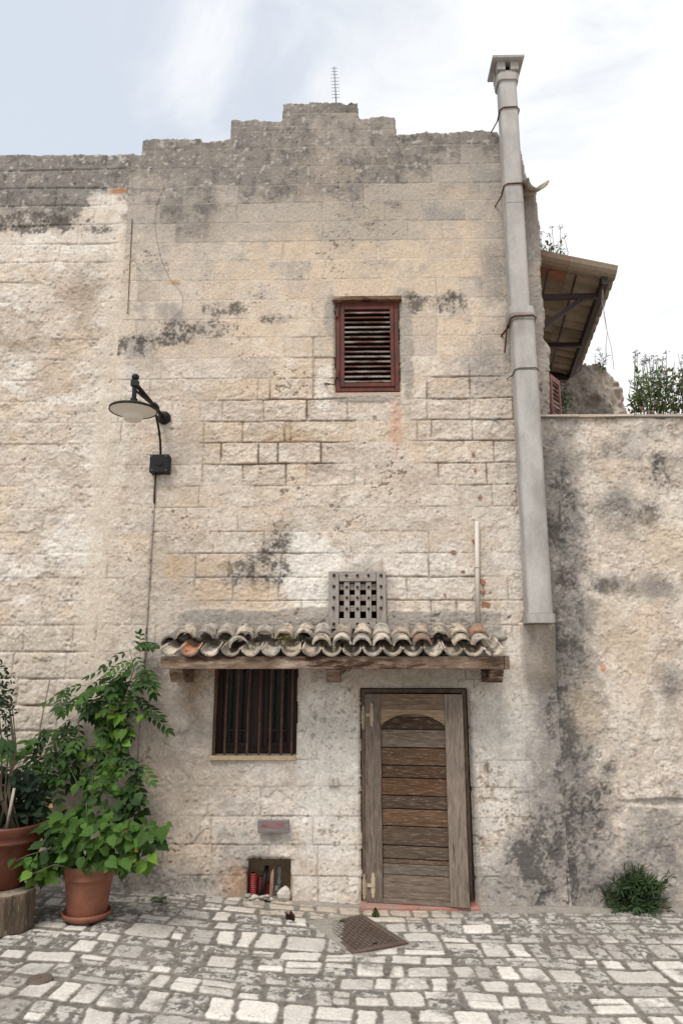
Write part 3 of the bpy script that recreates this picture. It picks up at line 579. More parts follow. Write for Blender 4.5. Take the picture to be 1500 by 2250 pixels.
# ------------------------------------------------------------------ flue
flue_b = U(1182, 1352, -.17); 
def fl(px, py, Y=-.17): return U(px, py, Y)
flue = thing('flue_pipe', 'tall grey fibre cement flue strapped to the house, with square cap', 'flue', (flue_b[0], -.17, flue_b[2]))
def rsq(mb, c0, c1, w0, w1, col=None, rr_=.42, n=7):   # rounded square prism between two centres
    rings = []
    for c, w in ((c0, w0), (c1, w1)):
        h = w/2; r_ = h*rr_; pts = []
        for sxx, sy, a0 in ((1, 1, 0), (-1, 1, 90), (-1, -1, 180), (1, -1, 270)):
            for k in range(n):
                a = R(a0+90*k/(n-1)); pts.append((c[0]+sxx*(h-r_)+r_*math.cos(a), c[1]+sy*(h-r_)+r_*math.sin(a), c[2]))
        rings.append(pts)
    m = 4*n; mb.add(rings[0]+rings[1], [(i, (i+1) % m, m+(i+1) % m, m+i) for i in range(m)]+[tuple(range(m))[::-1], tuple(range(m, 2*m))], col)
def axis(z):      # flue axis from photo: (1181,1350) .. (1145,715) .. (1112,190)
    a = [fl(1182, 1350), fl(1146, 715), fl(1140, 690), fl(1112, 190)]
    return Vector((float(np.interp(z, [q[2] for q in a], [q[0] for q in a])), -.17, z))
zz = {k: float(fl(1140, k)[2]) for k in (1370, 1350, 822, 712, 700, 684, 457, 418, 252, 190, 168, 150, 128)}
wlow = 58*PXM(flue_b)*.93; wup = wlow*.86
segs = [(1350, 822, wlow), (822, 712, wlow*.985), (684, 457, wup), (457, 190, wup*.985)]
for i, (a, b, w) in enumerate(segs):
    mb = MB(); rsq(mb, axis(zz[a]+.003), axis(zz[b]-.002), w, w*.985); mb.build('pipe_section', FIBRE, flue, smooth=False)
mb = MB(); rsq(mb, axis(zz[712]), axis(zz[700]), wlow*1.04, wlow*1.16); rsq(mb, axis(zz[700]+.001), axis(zz[684]), wlow*1.16, wlow*1.1); mb.build('socket', FIBRE, flue)
mb = MB(); rsq(mb, axis(zz[1370]), axis(zz[1350]), wlow*1.14, wlow*1.16); mb.build('base_collar', FIBRE, flue)
# cap: collar, four posts, plate
ztop = zz[190]; w = wup; hw = 34*PXM(fl(1110, 150)); ks = float(U(1110, 121, -.17-hw)[2]-ztop)/.345; capm = MB()
rsq(capm, axis(ztop-.002), axis(ztop+ks*.10), w*1.16, w*1.24); rsq(capm, axis(ztop+ks*.101), axis(ztop+ks*.17), w*1.05, w*1.0)
for sx_ in (-1, 1):
    for sy in (-1, 1):
        c = axis(ztop+ks*.17); cx, cy = c.x+sx_*w*.37, c.y+sy*w*.37; capm.box((cx-.04, cy-.04, ztop+ks*.17), (cx+.04, cy+.04, ztop+ks*.31))
capm.build('cap_collar', FIBRE, flue)
capm = MB(); c = axis(ztop+ks*.31); capm.box((c.x-hw, c.y-hw, ztop+ks*.31), (c.x+hw, c.y+hw, ztop+ks*.345)); n_ = [(c.x-hw, c.y-hw, ztop+ks*.346), (c.x+hw, c.y-hw, ztop+ks*.346), (c.x+hw, c.y+hw, ztop+ks*.346), (c.x-hw, c.y+hw, ztop+ks*.346), (c.x, c.y, ztop+ks*.41)]
capm.add(n_, [(0, 1, 4), (1, 2, 4), (2, 3, 4), (3, 0, 4)]); capm.build('cap_plate', FIBRE, flue, bevel=.008)
capm = MB(); rsq(capm, axis(ztop+ks*.171), axis(ztop+ks*.30), w*.45, w*.45, (.1, .1, .1)); capm.build('cap_core', DARK, flue)
for py, w in ((252, wup), (418, wup), (708, wlow*1.02)):
    z = float(fl(1140, py)[2]); c = axis(z); h = w/2+.006; mb = MB()
    mb.tube([(c.x-h-.05, .02, z-.06), (c.x-h, -.17+h*.6, z-.02), (c.x-h, c.y-h+.03, z), (c.x-h+.03, c.y-h, z+.004), (c.x+h-.03, c.y-h, z+.01), (c.x+h, c.y-h+.03, z), (c.x+h, -.17+h*.6, z-.02), (c.x+h+.04, .02, z-.07)], .007 if py < 700 else .011, 6)
    mb.build('strap', RUST, flue)
mb = MB(); z = float(fl(1140, 705)[2]); c = axis(z); h = wlow/2
mb.tube([(c.x-h-.02, c.y+.02, z-.03), U(1108, 775, -.03)], .008, 6); mb.tube([(c.x+h+.01, c.y+.03, z-.03), U(1178, 780, -.03)], .007, 6); mb.split('stay', RUST, flue)
z = float(fl(1140, 820)[2]); c = axis(z); h = wlow/2+.003; mb = MB(); mb.tube([U(1112, 832, 0), (c.x-h, c.y+h*.3, z-.01), (c.x-h, c.y-h+.03, z), (c.x-h+.03, c.y-h, z+.004), (c.x+h-.03, c.y-h, z+.006), (c.x+h, c.y-h+.03, z), (c.x+h, .0, z)], .004, 6); mb.build('wire_tie', WIRE, flue)

# ------------------------------------------------------------------ louvred shutter (part of the house)
def wallbox(mb, px0, py0, px1, py1, y0, y1, col=None, Y=0):
    a = U(px0, py0, Y); b = U(px1, py1, Y); mb.box((a[0], y0, b[2]), (b[0], y1, a[2]), col); return mb
x0, x1, z0, z1 = SHUT
sh = MB(); t = .045
for a, b in (((x0+.004, z0+.004), (x0+t, z1-.004)), ((x1-t, z0+.004), (x1-.004, z1-.004)), ((x0+t+.001, z0+.004), (x1-t-.001, z0+t)), ((x0+t+.001, z1-t), (x1-t-.001, z1-.004))): sh.box((a[0], -.012, a[1]), (b[0], .05, b[1]))
shutter = sh.build('shutter', REDP, house, bevel=.003)
tag(shutter, 'worn red louvred wooden shutter, upper floor')
mb = MB(); a0, a1 = x0+t+.004, x1-t-.004; b0, b1 = z0+t+.004, z1-t-.004; q = .036
for a, b in (((a0, b0), (a0+q, b1)), ((a1-q, b0), (a1, b1)), ((a0+q+.001, b0), (a1-q-.001, b0+q)), ((a0+q+.001, b1-q), (a1-q-.001, b1))): mb.box((a[0], -.022, a[1]), (b[0], .02, b[1]))
sub = lambda m, n, mt, par, **k: m.build(n, mt, par, **k)
sub(mb, 'shutter_leaf', REDP, shutter, bevel=.004)
mb = MB(); nl = 15; pz = (b1-b0-2*q)/nl
for i in range(nl):
    zc2 = b0+q+pz*(i+.5); M = Matrix.Translation((0, 0, zc2)) @ Matrix.Rotation(R(38), 4, 'X')
    w = random.uniform(-.003, .003)
    mb.box((a0+q, -.024, -.006), (a1-q, .024, .006), None, M)
    mb.tube([(a0+q+.002, -.018, zc2-.014+w), (a1-q-.002, -.018, zc2-.014)], .0075, 8)
sub(mb, 'louvres', LOUV, shutter)
mb = MB(); wallbox(mb, 730, 658, 881, 664, -.06, .05, (.8, .7, .6)); sub(mb, 'lintel_board', BEAM, house)
mb = MB(); wallbox(mb, 732, 864, 880, 871, -.015, .05, (.42, .33, .27)); sub(mb, 'window_sill', STONE, house, bevel=.003)
for py in (690, 822): mb = MB(); wallbox(mb, 738, py-10, 743, py+10, -.035, -.012); sub(mb, 'hinge', RUST, shutter, bevel=.003)
mb = MB(); mb.tube([U(713, 841, .02), U(715, 842, -.06), U(736, 845, -.07)], .006, 6); mb.tube([U(713, 846, 0), U(724, 845, -.05)], .005, 6); hk = mb.build('shutter_catch', RUST); tag(hk, 'rusty iron catch spike, left of the red shutter', 'catch')

# ------------------------------------------------------------------ barred window
x0, x1, z0, z1 = WIN; WY = .16
fr = MB(); t = .05; xm = (x0+x1)/2; DW = (.05, .026, .018)
WFR = pmat('dark_window_wood', (.014, .008, .006), c2=(.024, .012, .008), scale=8, stretch=(6, 6, 1), var=.25, rough=.55, bump=.2)
for a, b in (((x0, z0), (x0+t, z1)), ((x1-t, z0), (x1, z1)), ((x0+t+.001, z0), (x1-t-.001, z0+t)), ((x0+t+.001, z1-t), (x1-t-.001, z1)), ((xm-.05, z0+t+.001), (xm+.05, z1-t-.001))): fr.box((a[0], WY, a[1]), (b[0], WY+.05, b[1]))
win = fr.build('window', WFR, house, bevel=.003); tag(win, 'dark wooden window behind rusty bars')
for s_, (a, b) in enumerate(((x0+t+.002, xm-.052), (xm+.052, x1-t-.002))):
    mb = MB(); q = .04
    for p, r_ in (((a, z0+t), (a+q, z1-t)), ((b-q, z0+t), (b, z1-t)), ((a+q+.001, z0+t), (b-q-.001, z0+t+q)), ((a+q+.001, z0+t+.13), (b-q-.001, z0+t+.15))): mb.box((p[0], WY+.012, p[1]), (r_[0], WY+.045, r_[1]))
    sub(mb, 'casement', WFR, win, bevel=.003)
    mb = MB(); mb.box((a+q, WY+.03, z0+t+q), (b-q, WY+.034, z1-t)); sub(mb, 'pane', GLASS, win)
mb = MB(); xs = np.linspace(a+.06, b-.03, 12)
pts = [((617+20*math.sin(k/9*PI)), 1500+k*13) for k in range(10)]
for i in range(9):
    p = U(pts[i][0], pts[i][1], .26); p2 = U(pts[i+1][0], pts[i+1][1], .26); mb.add([(p[0]-.012, .26, p[2]), (p[0]+.012, .255, p[2]), (p2[0]+.012, .255, p2[2]), (p2[0]-.012, .26, p2[2])], [(0, 1, 2, 3)], (.35, .33, .3))
CURT = pmat('net_curtain', (.5, .48, .44), var=.2, rough=.9)
sub(mb, 'curtain', CURT, win)
for bt, bb in zip((479, 502, 526, 551, 574, 598, 622, 644), (470, 493, 518, 542, 568, 592, 617, 640)):
    mb = MB(); a = U(bt, 1462, .03); b = U(bb, 1659, .03); mb.tube([(a[0], .03, z1+.03), (b[0]+.001, .03+random.uniform(-.004, .004), (z0+z1)/2), (b[0], .03, z0-.01)], .0095, 8, (1, 1, 1)); sub(mb, 'bar', RUST, win)
mb = MB(); wallbox(mb, 461, 1660, 651, 1670, -.035, .155, (.42, .31, .20)); sub(mb, 'sill', STONE, win, bevel=.004)

# ------------------------------------------------------------------ wooden lattice hatch
def U2(px, py): return U(px, py, -.03)
hm = MB(); wc = (.27, .235, .205)
hatch = MB(); 
for a in ((722, 1256, 744.3, 1382), (826.4, 1256, 848.5, 1382)): wallbox(hatch, *a, -.05, .0, wc, -.03)
HATW = pmat('silvered_wood', (1, 1, 1), c2=(.15, .115, .095), scale=6, stretch=(6, 6, 1), lo=.5, hi=.75, c3=(.34, .30, .265), s3=15, l3=.5, h3=.7, var=.3, vscale=26, rough=.85, bump=.5, bscale=26)
HATH = pmat('silvered_wood_across', (1, 1, 1), c2=(.15, .115, .095), scale=6, stretch=(1, 6, 6), lo=.5, hi=.75, c3=(.34, .30, .265), s3=15, l3=.5, h3=.7, var=.3, vscale=26, rough=.85, bump=.5, bscale=26)
ho = bpy.data.objects.new('lattice_hatch', None); C.objects.link(ho); ho.parent = house; ho.location = U(785, 1320); hatch.split('stile', HATW, ho, bevel=.004); tag(ho, 'small silvery wooden lattice hatch with square nails, above the canopy')
mb = MB()
for a in ((745, 1256, 825.8, 1277.5), (745, 1359, 825.8, 1382)): wallbox(mb, *a, -.048, .0, wc, -.03)
mb.split('rail', HATH, ho, bevel=.004)
mb = MB()
for a in (755.5, 779, 803.5): wallbox(mb, a, 1278, a+12.2, 1358.5, -.036, -.016, wc, -.03)
mb.split('upright_slat', HATW, ho, bevel=.002)
mb = MB()
for a in (1283.5, 1307.3, 1331): wallbox(mb, 745, a, 825.8, a+13, -.015, .005, (.22, .185, .155), -.0)
mb.split('cross_slat', HATH, ho, bevel=.002)
mb = MB()
for px in (733, 837):
    for py in (1265, 1289, 1313, 1336, 1371): p = U2(px+random.uniform(-1, 1), py); mb.box((p[0]-.011, -.06, p[2]-.011), (p[0]+.011, -.048, p[2]+.011), jit=.002)
for py in (1265, 1371):
    for px in (761, 785, 809): p = U2(px, py); mb.box((p[0]-.010, -.058, p[2]-.010), (p[0]+.010, -.046, p[2]+.010), jit=.002)
for px in (761.5, 785, 809.5):
    for py in (1290, 1313.5, 1337.5): p = U2(px, py); mb.box((p[0]-.010, -.046, p[2]-.010), (p[0]+.010, -.035, p[2]+.010), jit=.002)
mb.split('nail', BLACK, ho)

# ------------------------------------------------------------------ canopy
BY = -.46
can = MB(); a = U(353, 1442, BY); b = U(1108, 1470, BY); bz0 = b[2]; bz1 = a[2]
n = 24; vs = []
can.box((a[0], BY, bz0), (b[0], BY+.07, bz1))
can.box((a[0]+.02, BY+.071, bz0+.02), (b[0]-.02, -.02, bz0+.045))
canopy = can.build('canopy', BEAM, house, bevel=.006); tag(canopy, 'weathered timber and clay tile canopy over window and door')
mb = MB(); c = U(1122, 1470, BY); mb.box((b[0]+.002, BY-.004, bz0-.004), (c[0]-.01, BY+.075, bz1+.004)); sub(mb, 'end_block', BEAM, canopy, bevel=.004)
mb = MB(); mb.box((b[0]-.03, BY+.08, bz0+.06), (b[0]+.012, .0, bz0+.10)); mb.box((a[0], BY+.08, bz0+.05), (a[0]+.04, 0, bz0+.09)); mb.split('side_rafter', BEAM, canopy)
for px in (385, 732, 1092):
    p = U(px, 1470, BY); w = .055; zt = bz0-.002; mb = MB(); zb_ = zt-.105
    f = [(p[0]-w, BY+.03, zt), (p[0]+w, BY+.03, zt)]
    prof = [(BY+.02, zt), (BY+.02, zt-.02), (BY+.10, zb_), (-.0, zb_), (0, zt)]
    vs = [(p[0]-w, y, z) for y, z in prof]+[(p[0]+w, y, z) for y, z in prof]; m = 5
    mb.add(vs, [tuple(range(5)), tuple(range(9, 4, -1))]+[(i, i+5, (i+1) % 5+5, (i+1) % 5) for i in range(5)])
    sub(mb, 'bracket', BEAM, canopy, bevel=.004)
def tile(mb, p, L, r0, r1, slope, yawd, rolld, convex, col, th=.014, arc=150, n=9):
    """p = lower front end centre; runs back into +y and up"""
    M = Matrix.Translation(p) @ Matrix.Rotation(R(yawd), 4, 'Z') @ Matrix.Rotation(R(slope), 4, 'X') @ Matrix.Rotation(R(rolld), 4, 'Y')
    vs = []; fs = []; m = 5; s_ = 1 if convex else -1
    for j in range(m):
        t = j/(m-1); r_ = r0+(r1-r0)*t
        for k in range(n):
            a = R(90-arc/2+arc*k/(n-1)); wob = 1+.012*math.sin(k*3+j*2)
            for rr_ in (r_*wob, r_*wob-th):
                vs.append(M @ Vector((rr_*math.cos(a), t*L, s_*(rr_*math.sin(a)-r_*.35))))
    W2 = n*2
    for j in range(m-1):
        for k in range(n-1):
            o = j*W2+k*2; fs.append((o, o+2, o+2+W2, o+W2)); fs.append((o+1, o+1+W2, o+3+W2, o+3))
        for k in (0, n-1): o = j*W2+k*2; fs.append((o, o+W2, o+W2+1, o+1))
    for j in (0, m-1):
        for k in range(n-1): o = j*W2+k*2; fs.append((o, o+1, o+3, o+2))
    mb.add(vs, fs, col)
TC = [(.44, .37, .29), (.48, .41, .33), (.40, .33, .255), (.50, .42, .34), (.38, .33, .28), (.34, .27, .21), (.46, .37, .28)]
tl = MB(); rt = random.Random(3); SL = 16
cols = np.linspace(372, 1085, 17); tanS = math.tan(R(SL))
for i, px in enumerate(cols):
    p = U(px, 1430, BY-.04); zf = bz1+.048; s_ = PXM(p)
    col = rt.choice(TC) if i != 1 else (.45, .20, .10)
    tile(tl, (p[0], BY-.045+rt.uniform(-.012, .012), zf), .42, .082, .074, SL, rt.uniform(-4, 4), rt.uniform(-5, 5), False, col)
    tile(tl, (p[0], BY+.20, zf+.22*tanS+.012), .26, .084, .074, SL, rt.uniform(-3, 3), rt.uniform(-4, 4), False, rt.choice(TC))
    pc = p[0]+22.3*s_
    if 7 <= i < 16 and i not in (13,):
        tile(tl, (pc, BY-.02+rt.uniform(-.015, .015), zf+.048), .34, .082, .072, SL, rt.uniform(-4, 4), rt.uniform(-4, 4), True, rt.choice(TC) if i != 12 else (.22, .12, .08))
    if i == 3: tile(tl, (pc-.02, BY+.0, zf+.045), .30, .085, .08, SL-6, 14, -14, True, (.33, .28, .23))
    if i < 16: tile(tl, (pc, BY+.135+rt.uniform(-.02, .02), zf+.048+.16*tanS+.018), .27, .084, .074, SL+3, rt.uniform(-5, 5), rt.uniform(-5, 5), True, rt.choice(TC) if i != 15 else (.28, .15, .09))
pe = U(368, 1415, BY+.1); tile(tl, (pe[0], BY+.12, bz1+.12), .3, .075, .07, SL, -6, -25, True, (.16, .14, .12))
sub(tl, 'roof_tiles', TILE, canopy, smooth=False)
mb = MB(); 
for i in range(60):
    px = random.uniform(385, 1100); yy_ = random.uniform(-.16, -.02); p = U(px, 1400, yy_); zt = bz1+.05+(yy_-BY)*tanS+.04
    mb.sphere((p[0], yy_, zt-.02), random.uniform(.03, .055), 8, (1.2, 1, .7), (.27, .24, .21))
sub(mb, 'mortar_fillet', STONE, canopy, smooth=True)
mb = MB()
for px, py, r_ in ((748, 1393, .055), (632, 1400, .03), (1046, 1395, .04), (720, 1405, .03), (895, 1400, .03)): p = U(px, py, -.12); mb.sphere(p, r_, 10, (1.3, 1, .75), (.25, .225, .2))
mb.split('mortar_lump', STONE, canopy, smooth=False)

# ------------------------------------------------------------------ leaves and plants
def leaf_template(kind):
    if kind == 'heart': o = [(0, 0), (.20, -.02), (.36, .14), (.43, .36), (.38, .56), (.30, .60), (.24, .78), (.14, .84), (0, 1.12)]
    elif kind == 'lance': o = [(0, 0), (.08, .1), (.20, .32), (.22, .5), (.15, .75), (.06, .92), (0, 1.05)]
    elif kind == 'thin': o = [(0, 0), (.06, .2), (.09, .5), (.05, .8), (0, 1.0)]
    else: o = [(0, 0), (.18, .15), (.3, .45), (.2, .8), (0, 1)]
    n = len(o); vs = [Vector((x, y, .16*abs(x)-.25*y*y*.5)) for x, y in o]; vs += [Vector((-x, y, .16*abs(x)-.25*y*y*.5)) for x, y in o[1:-1]]
    vs += [Vector((0, o[i][1]*.9+.03, -.10*o[i][1]**2)) for i in range(1, n-1)]
    fs = []; L_ = lambda i: 0 if i == 0 else (n-1 if i == n-1 else n-1+i); Mi = lambda i: 0 if i == 0 else (n-1 if i == n-1 else 2*n-3+i)
    for i in range(n-1):
        a, b = i, i+1; fs.append(tuple(dict.fromkeys((Mi(a), a, b, Mi(b))))); fs.append(tuple(dict.fromkeys((Mi(b), L_(b), L_(a), Mi(a)))))
    return vs, [f for f in fs if len(f) > 2]
LT = {k: leaf_template(k) for k in ('heart', 'lance', 'thin', 'oval')}
rp = random.Random(17)
def leaf(mb, p, d, up, size, kind, col):
    d = Vector(d).normalized(); up = Vector(up); x = d.cross(up)
    if x.length < 1e-3: x = Vector((1, 0, 0))
    x.normalize(); z = x.cross(d).normalized(); vs, fs = LT[kind]; p = Vector(p)
    mb.add([p+x*(v.x*size)+d*(v.y*size)+z*(v.z*size) for v in vs], fs, col)
def gcol(base, v=.35, yel=.0):
    k = 1+rp.uniform(-v, v); y = rp.random()*yel; return (base[0]*k*(1+y), base[1]*k*(1+y*.5), base[2]*k)
GR_D = (.022, .050, .012); GR_M = (.042, .095, .016); GR_L = (.085, .165, .024)
def pinnate(lm, sm, p, d, L, col, n=5, size=.06):
    """a compound leaf: a rachis with paired leaflets"""
    d = Vector(d).normalized(); p = Vector(p); side = d.cross(Vector((0, -.5, .85))).normalized(); q = p
    for i in range(n):
        t = (i+1)/n; dd = d+Vector((0, 0, -.6*t)); q2 = q+dd.normalized()*(L/n)
        c = (col[0]*rp.uniform(.85, 1.15), col[1]*rp.uniform(.85, 1.15), col[2])
        up = Vector((rp.uniform(-.3, .3), -.55+rp.uniform(-.3, .3), .8))
        for s_ in (-1, 1): leaf(lm, q2, dd.normalized()*.55+side*s_*.85+Vector((0, 0, -.15)), up, size*rp.uniform(.8, 1.1), 'lance', c)
        q = q2
    leaf(lm, q, d+Vector((0, 0, -.5)), (0, -.5, .8), size*1.1, 'lance', col)
    sm.tube([p, p+d*L*.5, q], .0018, 4, (.6, 1.2, .4), caps=False)

# vine in the terracotta pot
pc = G(190, 2022); ps = PXM(pc); vine = thing('potted_vine', 'bushy green climbing vine in a round terracotta pot, in front of the rough wall', 'potted plant', (pc[0], pc[1], pc[2]+.03))
pr_ = 55*ps; PH = 1.0
def pot(mb, c, rb, rt_, h, rim, ring=True):
    mb.lathe(c, [(0, 0), (rb*.96, 0), (rb, .012), (rb+(rt_-rb)*.45, h*.45), (rb+(rt_-rb)*.62, h*.62), (rt_*.965, h*.72), (rt_*1.0, h*.73), (rt_*1.0, h*.76), (rt_*.98, h*.775), (rt_*1.01, h*.84), (rt_*1.035, h*.86), (rt_*1.055, h*.97), (rt_*1.05, h), (rt_*.98, h), (rt_*.96, h*.95), (rt_*.9, h*.88), (0, h*.88)], 56)
rb = 42*ps; rtp = 54*ps; hp = 108*ps
mb = MB(); pot(mb, (pc[0], pc[1], pc[2]+.035), rb, rtp, hp, .03); po = sub(mb, 'pot', TERRA, vine, smooth=True)
mb = MB(); mb.lathe((pc[0], pc[1], pc[2]+.016), [(0, 0), (rb*1.02, 0), (rb*1.22, .022), (rb*1.26, .05), (rb*1.22, .052), (rb*1.15, .03), (rb*1.02, .018), (0, .018)], 56); sub(mb, 'saucer', TERRA, vine, smooth=True)
SOIL = pmat('soil', (.035, .025, .018), var=.4, rough=1, bump=.8, bdist=.01)
mb = MB(); mb.lathe((pc[0], pc[1], pc[2]+.035+hp*.885), [(0, .012), (rtp*.5, .008), (rtp*.9, 0)], 40); sub(mb, 'soil', SOIL, vine, smooth=True)
lm = MB(); sm = MB()
base = Vector((pc[0], pc[1], pc[2]+hp*.9)); wy = -.10
# main stems climb to the wall and up
def P(px, py, Y): return Vector(U(px, py, Y))
stems = [[base, P(200, 1800, -.5), P(205, 1700, -.3), P(225, 1620, -.12), P(270, 1540, -.10), P(295, 1470, -.08), P(285, 1425, -.08)],
         [base, P(190, 1760, -.5), P(150, 1680, -.35), P(80, 1660, -.3), P(10, 1690, -.3)], [P(225, 1620, -.12), P(190, 1560, -.12), P(140, 1530, -.15), P(105, 1585, -.2)],
         [base, P(240, 1800, -.45), P(290, 1740, -.3), P(320, 1780, -.3)], [base, P(260, 1850, -.6), P(330, 1830, -.6), P(362, 1822, -.6)], [base, P(130, 1860, -.9), P(60, 1880, -1.0), P(20, 1900, -1.05)], [base, P(120, 1900, -1.1), P(60, 1925, -1.15)]]
for st in stems: sm.tube(st, [.005]+[.004]*(len(st)-2)+[.002], 6)
def clump(px, py, rx, ry, Y, n, kind, base_c, size, dY=.12, yel=.2):
    for i in range(n):
        a = rp.uniform(0, 2*PI); q = math.sqrt(rp.random()); p = P(px+rx*q*math.cos(a), py+ry*q*math.sin(a), Y+rp.uniform(-dY, dY))
        out_ = Vector((math.cos(a)*.6+rp.uniform(-.7, .7), -.35+rp.uniform(-.5, .3), -math.sin(a)*.3+rp.uniform(-.6, .25)))
        up = Vector((rp.uniform(-.5, .5), -.9+rp.uniform(-.4, .4), .55+rp.uniform(-.3, .4)))
        c = gcol(base_c, .4, yel)
        if kind == 'pin': pinnate(lm, sm, p, out_, rp.uniform(.16, .26), c, rp.choice([4, 5]), size*rp.uniform(.85, 1.15))
        else: leaf(lm, p, out_+Vector((0, -.1, -.25)), up, size*rp.uniform(.6, 1.2), kind, c)
# upper pinnate part, traced clumps
for a in [(290, 1430, 22, 14, 5), (305, 1460, 26, 22, 9), (280, 1480, 34, 22, 9), (300, 1510, 32, 24, 9), (255, 1510, 36, 24, 10), (200, 1520, 40, 22, 10), (160, 1530, 26, 22, 8), (305, 1560, 28, 26, 8), (240, 1560, 34, 26, 8), (180, 1570, 34, 26, 8), (125, 1590, 30, 22, 6), (150, 1620, 36, 24, 8), (210, 1615, 30, 22, 7), (100, 1650, 36, 20, 8), (60, 1670, 34, 20, 8), (15, 1665, 26, 18, 5), (110, 1690, 44, 22, 9), (170, 1660, 40, 24, 9), (100, 1725, 34, 16, 6), (190, 1690, 26, 26, 6), (285, 1670, 30, 30, 9), (310, 1690, 20, 24, 6), (240, 1660, 32, 24, 8), (120, 1625, 30, 18, 4), (30, 1690, 30, 14, 4)]:
    clump(a[0], a[1], a[2]*.8, a[3]*.8, -.16, max(3, int(a[4]*.8)), 'pin', GR_D if rp.random() < .6 else GR_M, .075, .07, .1)
for a in [(265, 1560, 55, 22, 16), (245, 1600, 40, 22, 14), (260, 1630, 30, 20, 9), (235, 1680, 34, 24, 14), (200, 1650, 20, 12, 5)]: clump(a[0], a[1], a[2], a[3], -.26, a[4], 'heart', GR_L, .085, .05, .3)
# middle and lower broad leaves
for a in [(215, 1725, 50, 26, 20, GR_M), (255, 1745, 50, 22, 12, GR_D), (150, 1785, 40, 20, 12, GR_M), (215, 1790, 55, 26, 22, GR_M), (290, 1780, 34, 26, 14, GR_D), (305, 1760, 18, 22, 5, GR_D)]: clump(a[0], a[1], a[2], a[3], -.40, int(a[4]*1.4), 'heart', a[5], .078, .10, .3)
for a in [(150, 1830, 50, 26, 26, GR_M), (220, 1840, 60, 26, 30, GR_M), (280, 1840, 40, 26, 18, GR_M), (320, 1835, 26, 16, 8, GR_M), (355, 1825, 14, 6, 4, GR_M), (120, 1880, 50, 26, 22, GR_D), (190, 1885, 60, 26, 30, GR_M), (255, 1880, 50, 28, 24, GR_M), (60, 1895, 36, 12, 8, GR_M), (25, 1898, 16, 8, 4, GR_L), (310, 1890, 22, 20, 7, GR_L), (335, 1865, 14, 12, 3, GR_D), (75, 1930, 32, 14, 9, GR_L), (110, 1920, 36, 16, 10, GR_M), (190, 1900, 60, 10, 14, GR_M), (255, 1895, 34, 14, 9, GR_M), (270, 1915, 8, 8, 3, GR_M), (90, 1840, 34, 18, 9, GR_D), (165, 1845, 30, 16, 8, GR_L)]:
    clump(a[0], a[1]-12, a[2], a[3], -.80, int(a[4]*1.8), 'heart', a[5], .088, .22, .35)
for px, py in ((268, 1820), (272, 1822), (297, 1865), (110, 1768)): leaf(lm, P(px, py, -1.0), (.5, -.3, -.3), (0, -1, .3), .035, 'heart', (.30, .17, .06))
sub(sm, 'stems', STEM, vine, smooth=True); sub(lm, 'foliage', LEAF, vine)

# tall plant in the big pot on the stump
stc = G(8, 2040); ss_ = PXM(stc); SR = 69*ss_; 
stump = thing('log_stump', 'sawn upright log stump carrying the dark red pot', 'log', (stc[0], stc[1], stc[2]))
BARK = pmat('split_log', (.12, .085, .055), c2=(.045, .03, .02), scale=5, stretch=(7, 7, 1), lo=.45, hi=.7, c3=(.30, .25, .19), s3=10, l3=.55, h3=.75, var=.4, vscale=20, rough=.9, bump=.9, bscale=18, bdist=.012)
ENDG = pmat('log_end', (.24, .195, .145), c2=(.11, .085, .065), scale=9, var=.35, vscale=30, rough=.9, bump=.7)
stc = (stc[0]-.03, stc[1], stc[2]); SH = 76*ss_
mb = MB(); n = 48; vs = []; prof = [(1.0, 0), (.99, .4), (.985, .85), (.97, .97), (.94, 1.0)]
for k in range(n):
    t = 2*PI*k/n; w = 1+.03*math.sin(3*t+1)+.018*math.sin(11*t)+.012*rp.uniform(-1, 1)
    for r_, z in prof: vs.append((stc[0]+SR*r_*w*math.cos(t), stc[1]+SR*r_*w*math.sin(t)*.95, stc[2]+.005+z*SH))
m = len(prof); mb.add(vs, [(k*m+i, ((k+1) % n)*m+i, ((k+1) % n)*m+i+1, k*m+i+1) for k in range(n) for i in range(m-1)]); sub(mb, 'bark', BARK, stump)
mb = MB(); ring = [vs[k*m+m-1] for k in range(n)]; mb.add([(stc[0], stc[1], stc[2]+SH+.002)]+[(v[0], v[1], v[2]+.001) for v in ring], [(0, k+1, (k+1) % n+1) for k in range(n)]); sub(mb, 'sawn_top', ENDG, stump)
bpz = stc[2]+SH+.006; bigp = thing('dark_red_pot_plant', 'large dark red pot with tall leafy shrub, standing on the log', 'potted plant', (stc[0], stc[1]+.04, bpz))
c0 = (stc[0]-.06, stc[1]+.10, bpz); sb = PXM(c0); rbt = 60*sb; hb = 112*sb
mb = MB(); pot(mb, c0, rbt*.78, 78*sb, hb*1.16, .03); sub(mb, 'pot', TERRAD, bigp, smooth=True)
mb = MB(); mb.lathe((c0[0], c0[1], c0[2]+hb*1.02), [(0, .01), (70*sb, 0)], 40); sub(mb, 'soil', SOIL, bigp, smooth=True)
mb = MB(); p = P(14, 1822, c0[1]); q = P(32, 1732, c0[1]-.05); mb.tube([p-Vector((0, 0, .03)), q], [.012, .010], 8, (1, 1, 1)); sub(mb, 'stake', pmat('pale_cane', (.36, .30, .24), var=.2), bigp, smooth=True)
lm = MB(); sm = MB(); yb = c0[1]
for k in range(9):
    x = rp.uniform(-110, 60); sm.tube([Vector((c0[0]+rp.uniform(-.1, .1), yb, c0[2]+hb)), P(x*.6, 1740, yb), P(x, 1640, yb), P(x-10, 1520+rp.uniform(-30, 60), yb)], [.009, .007, .005, .003], 6)
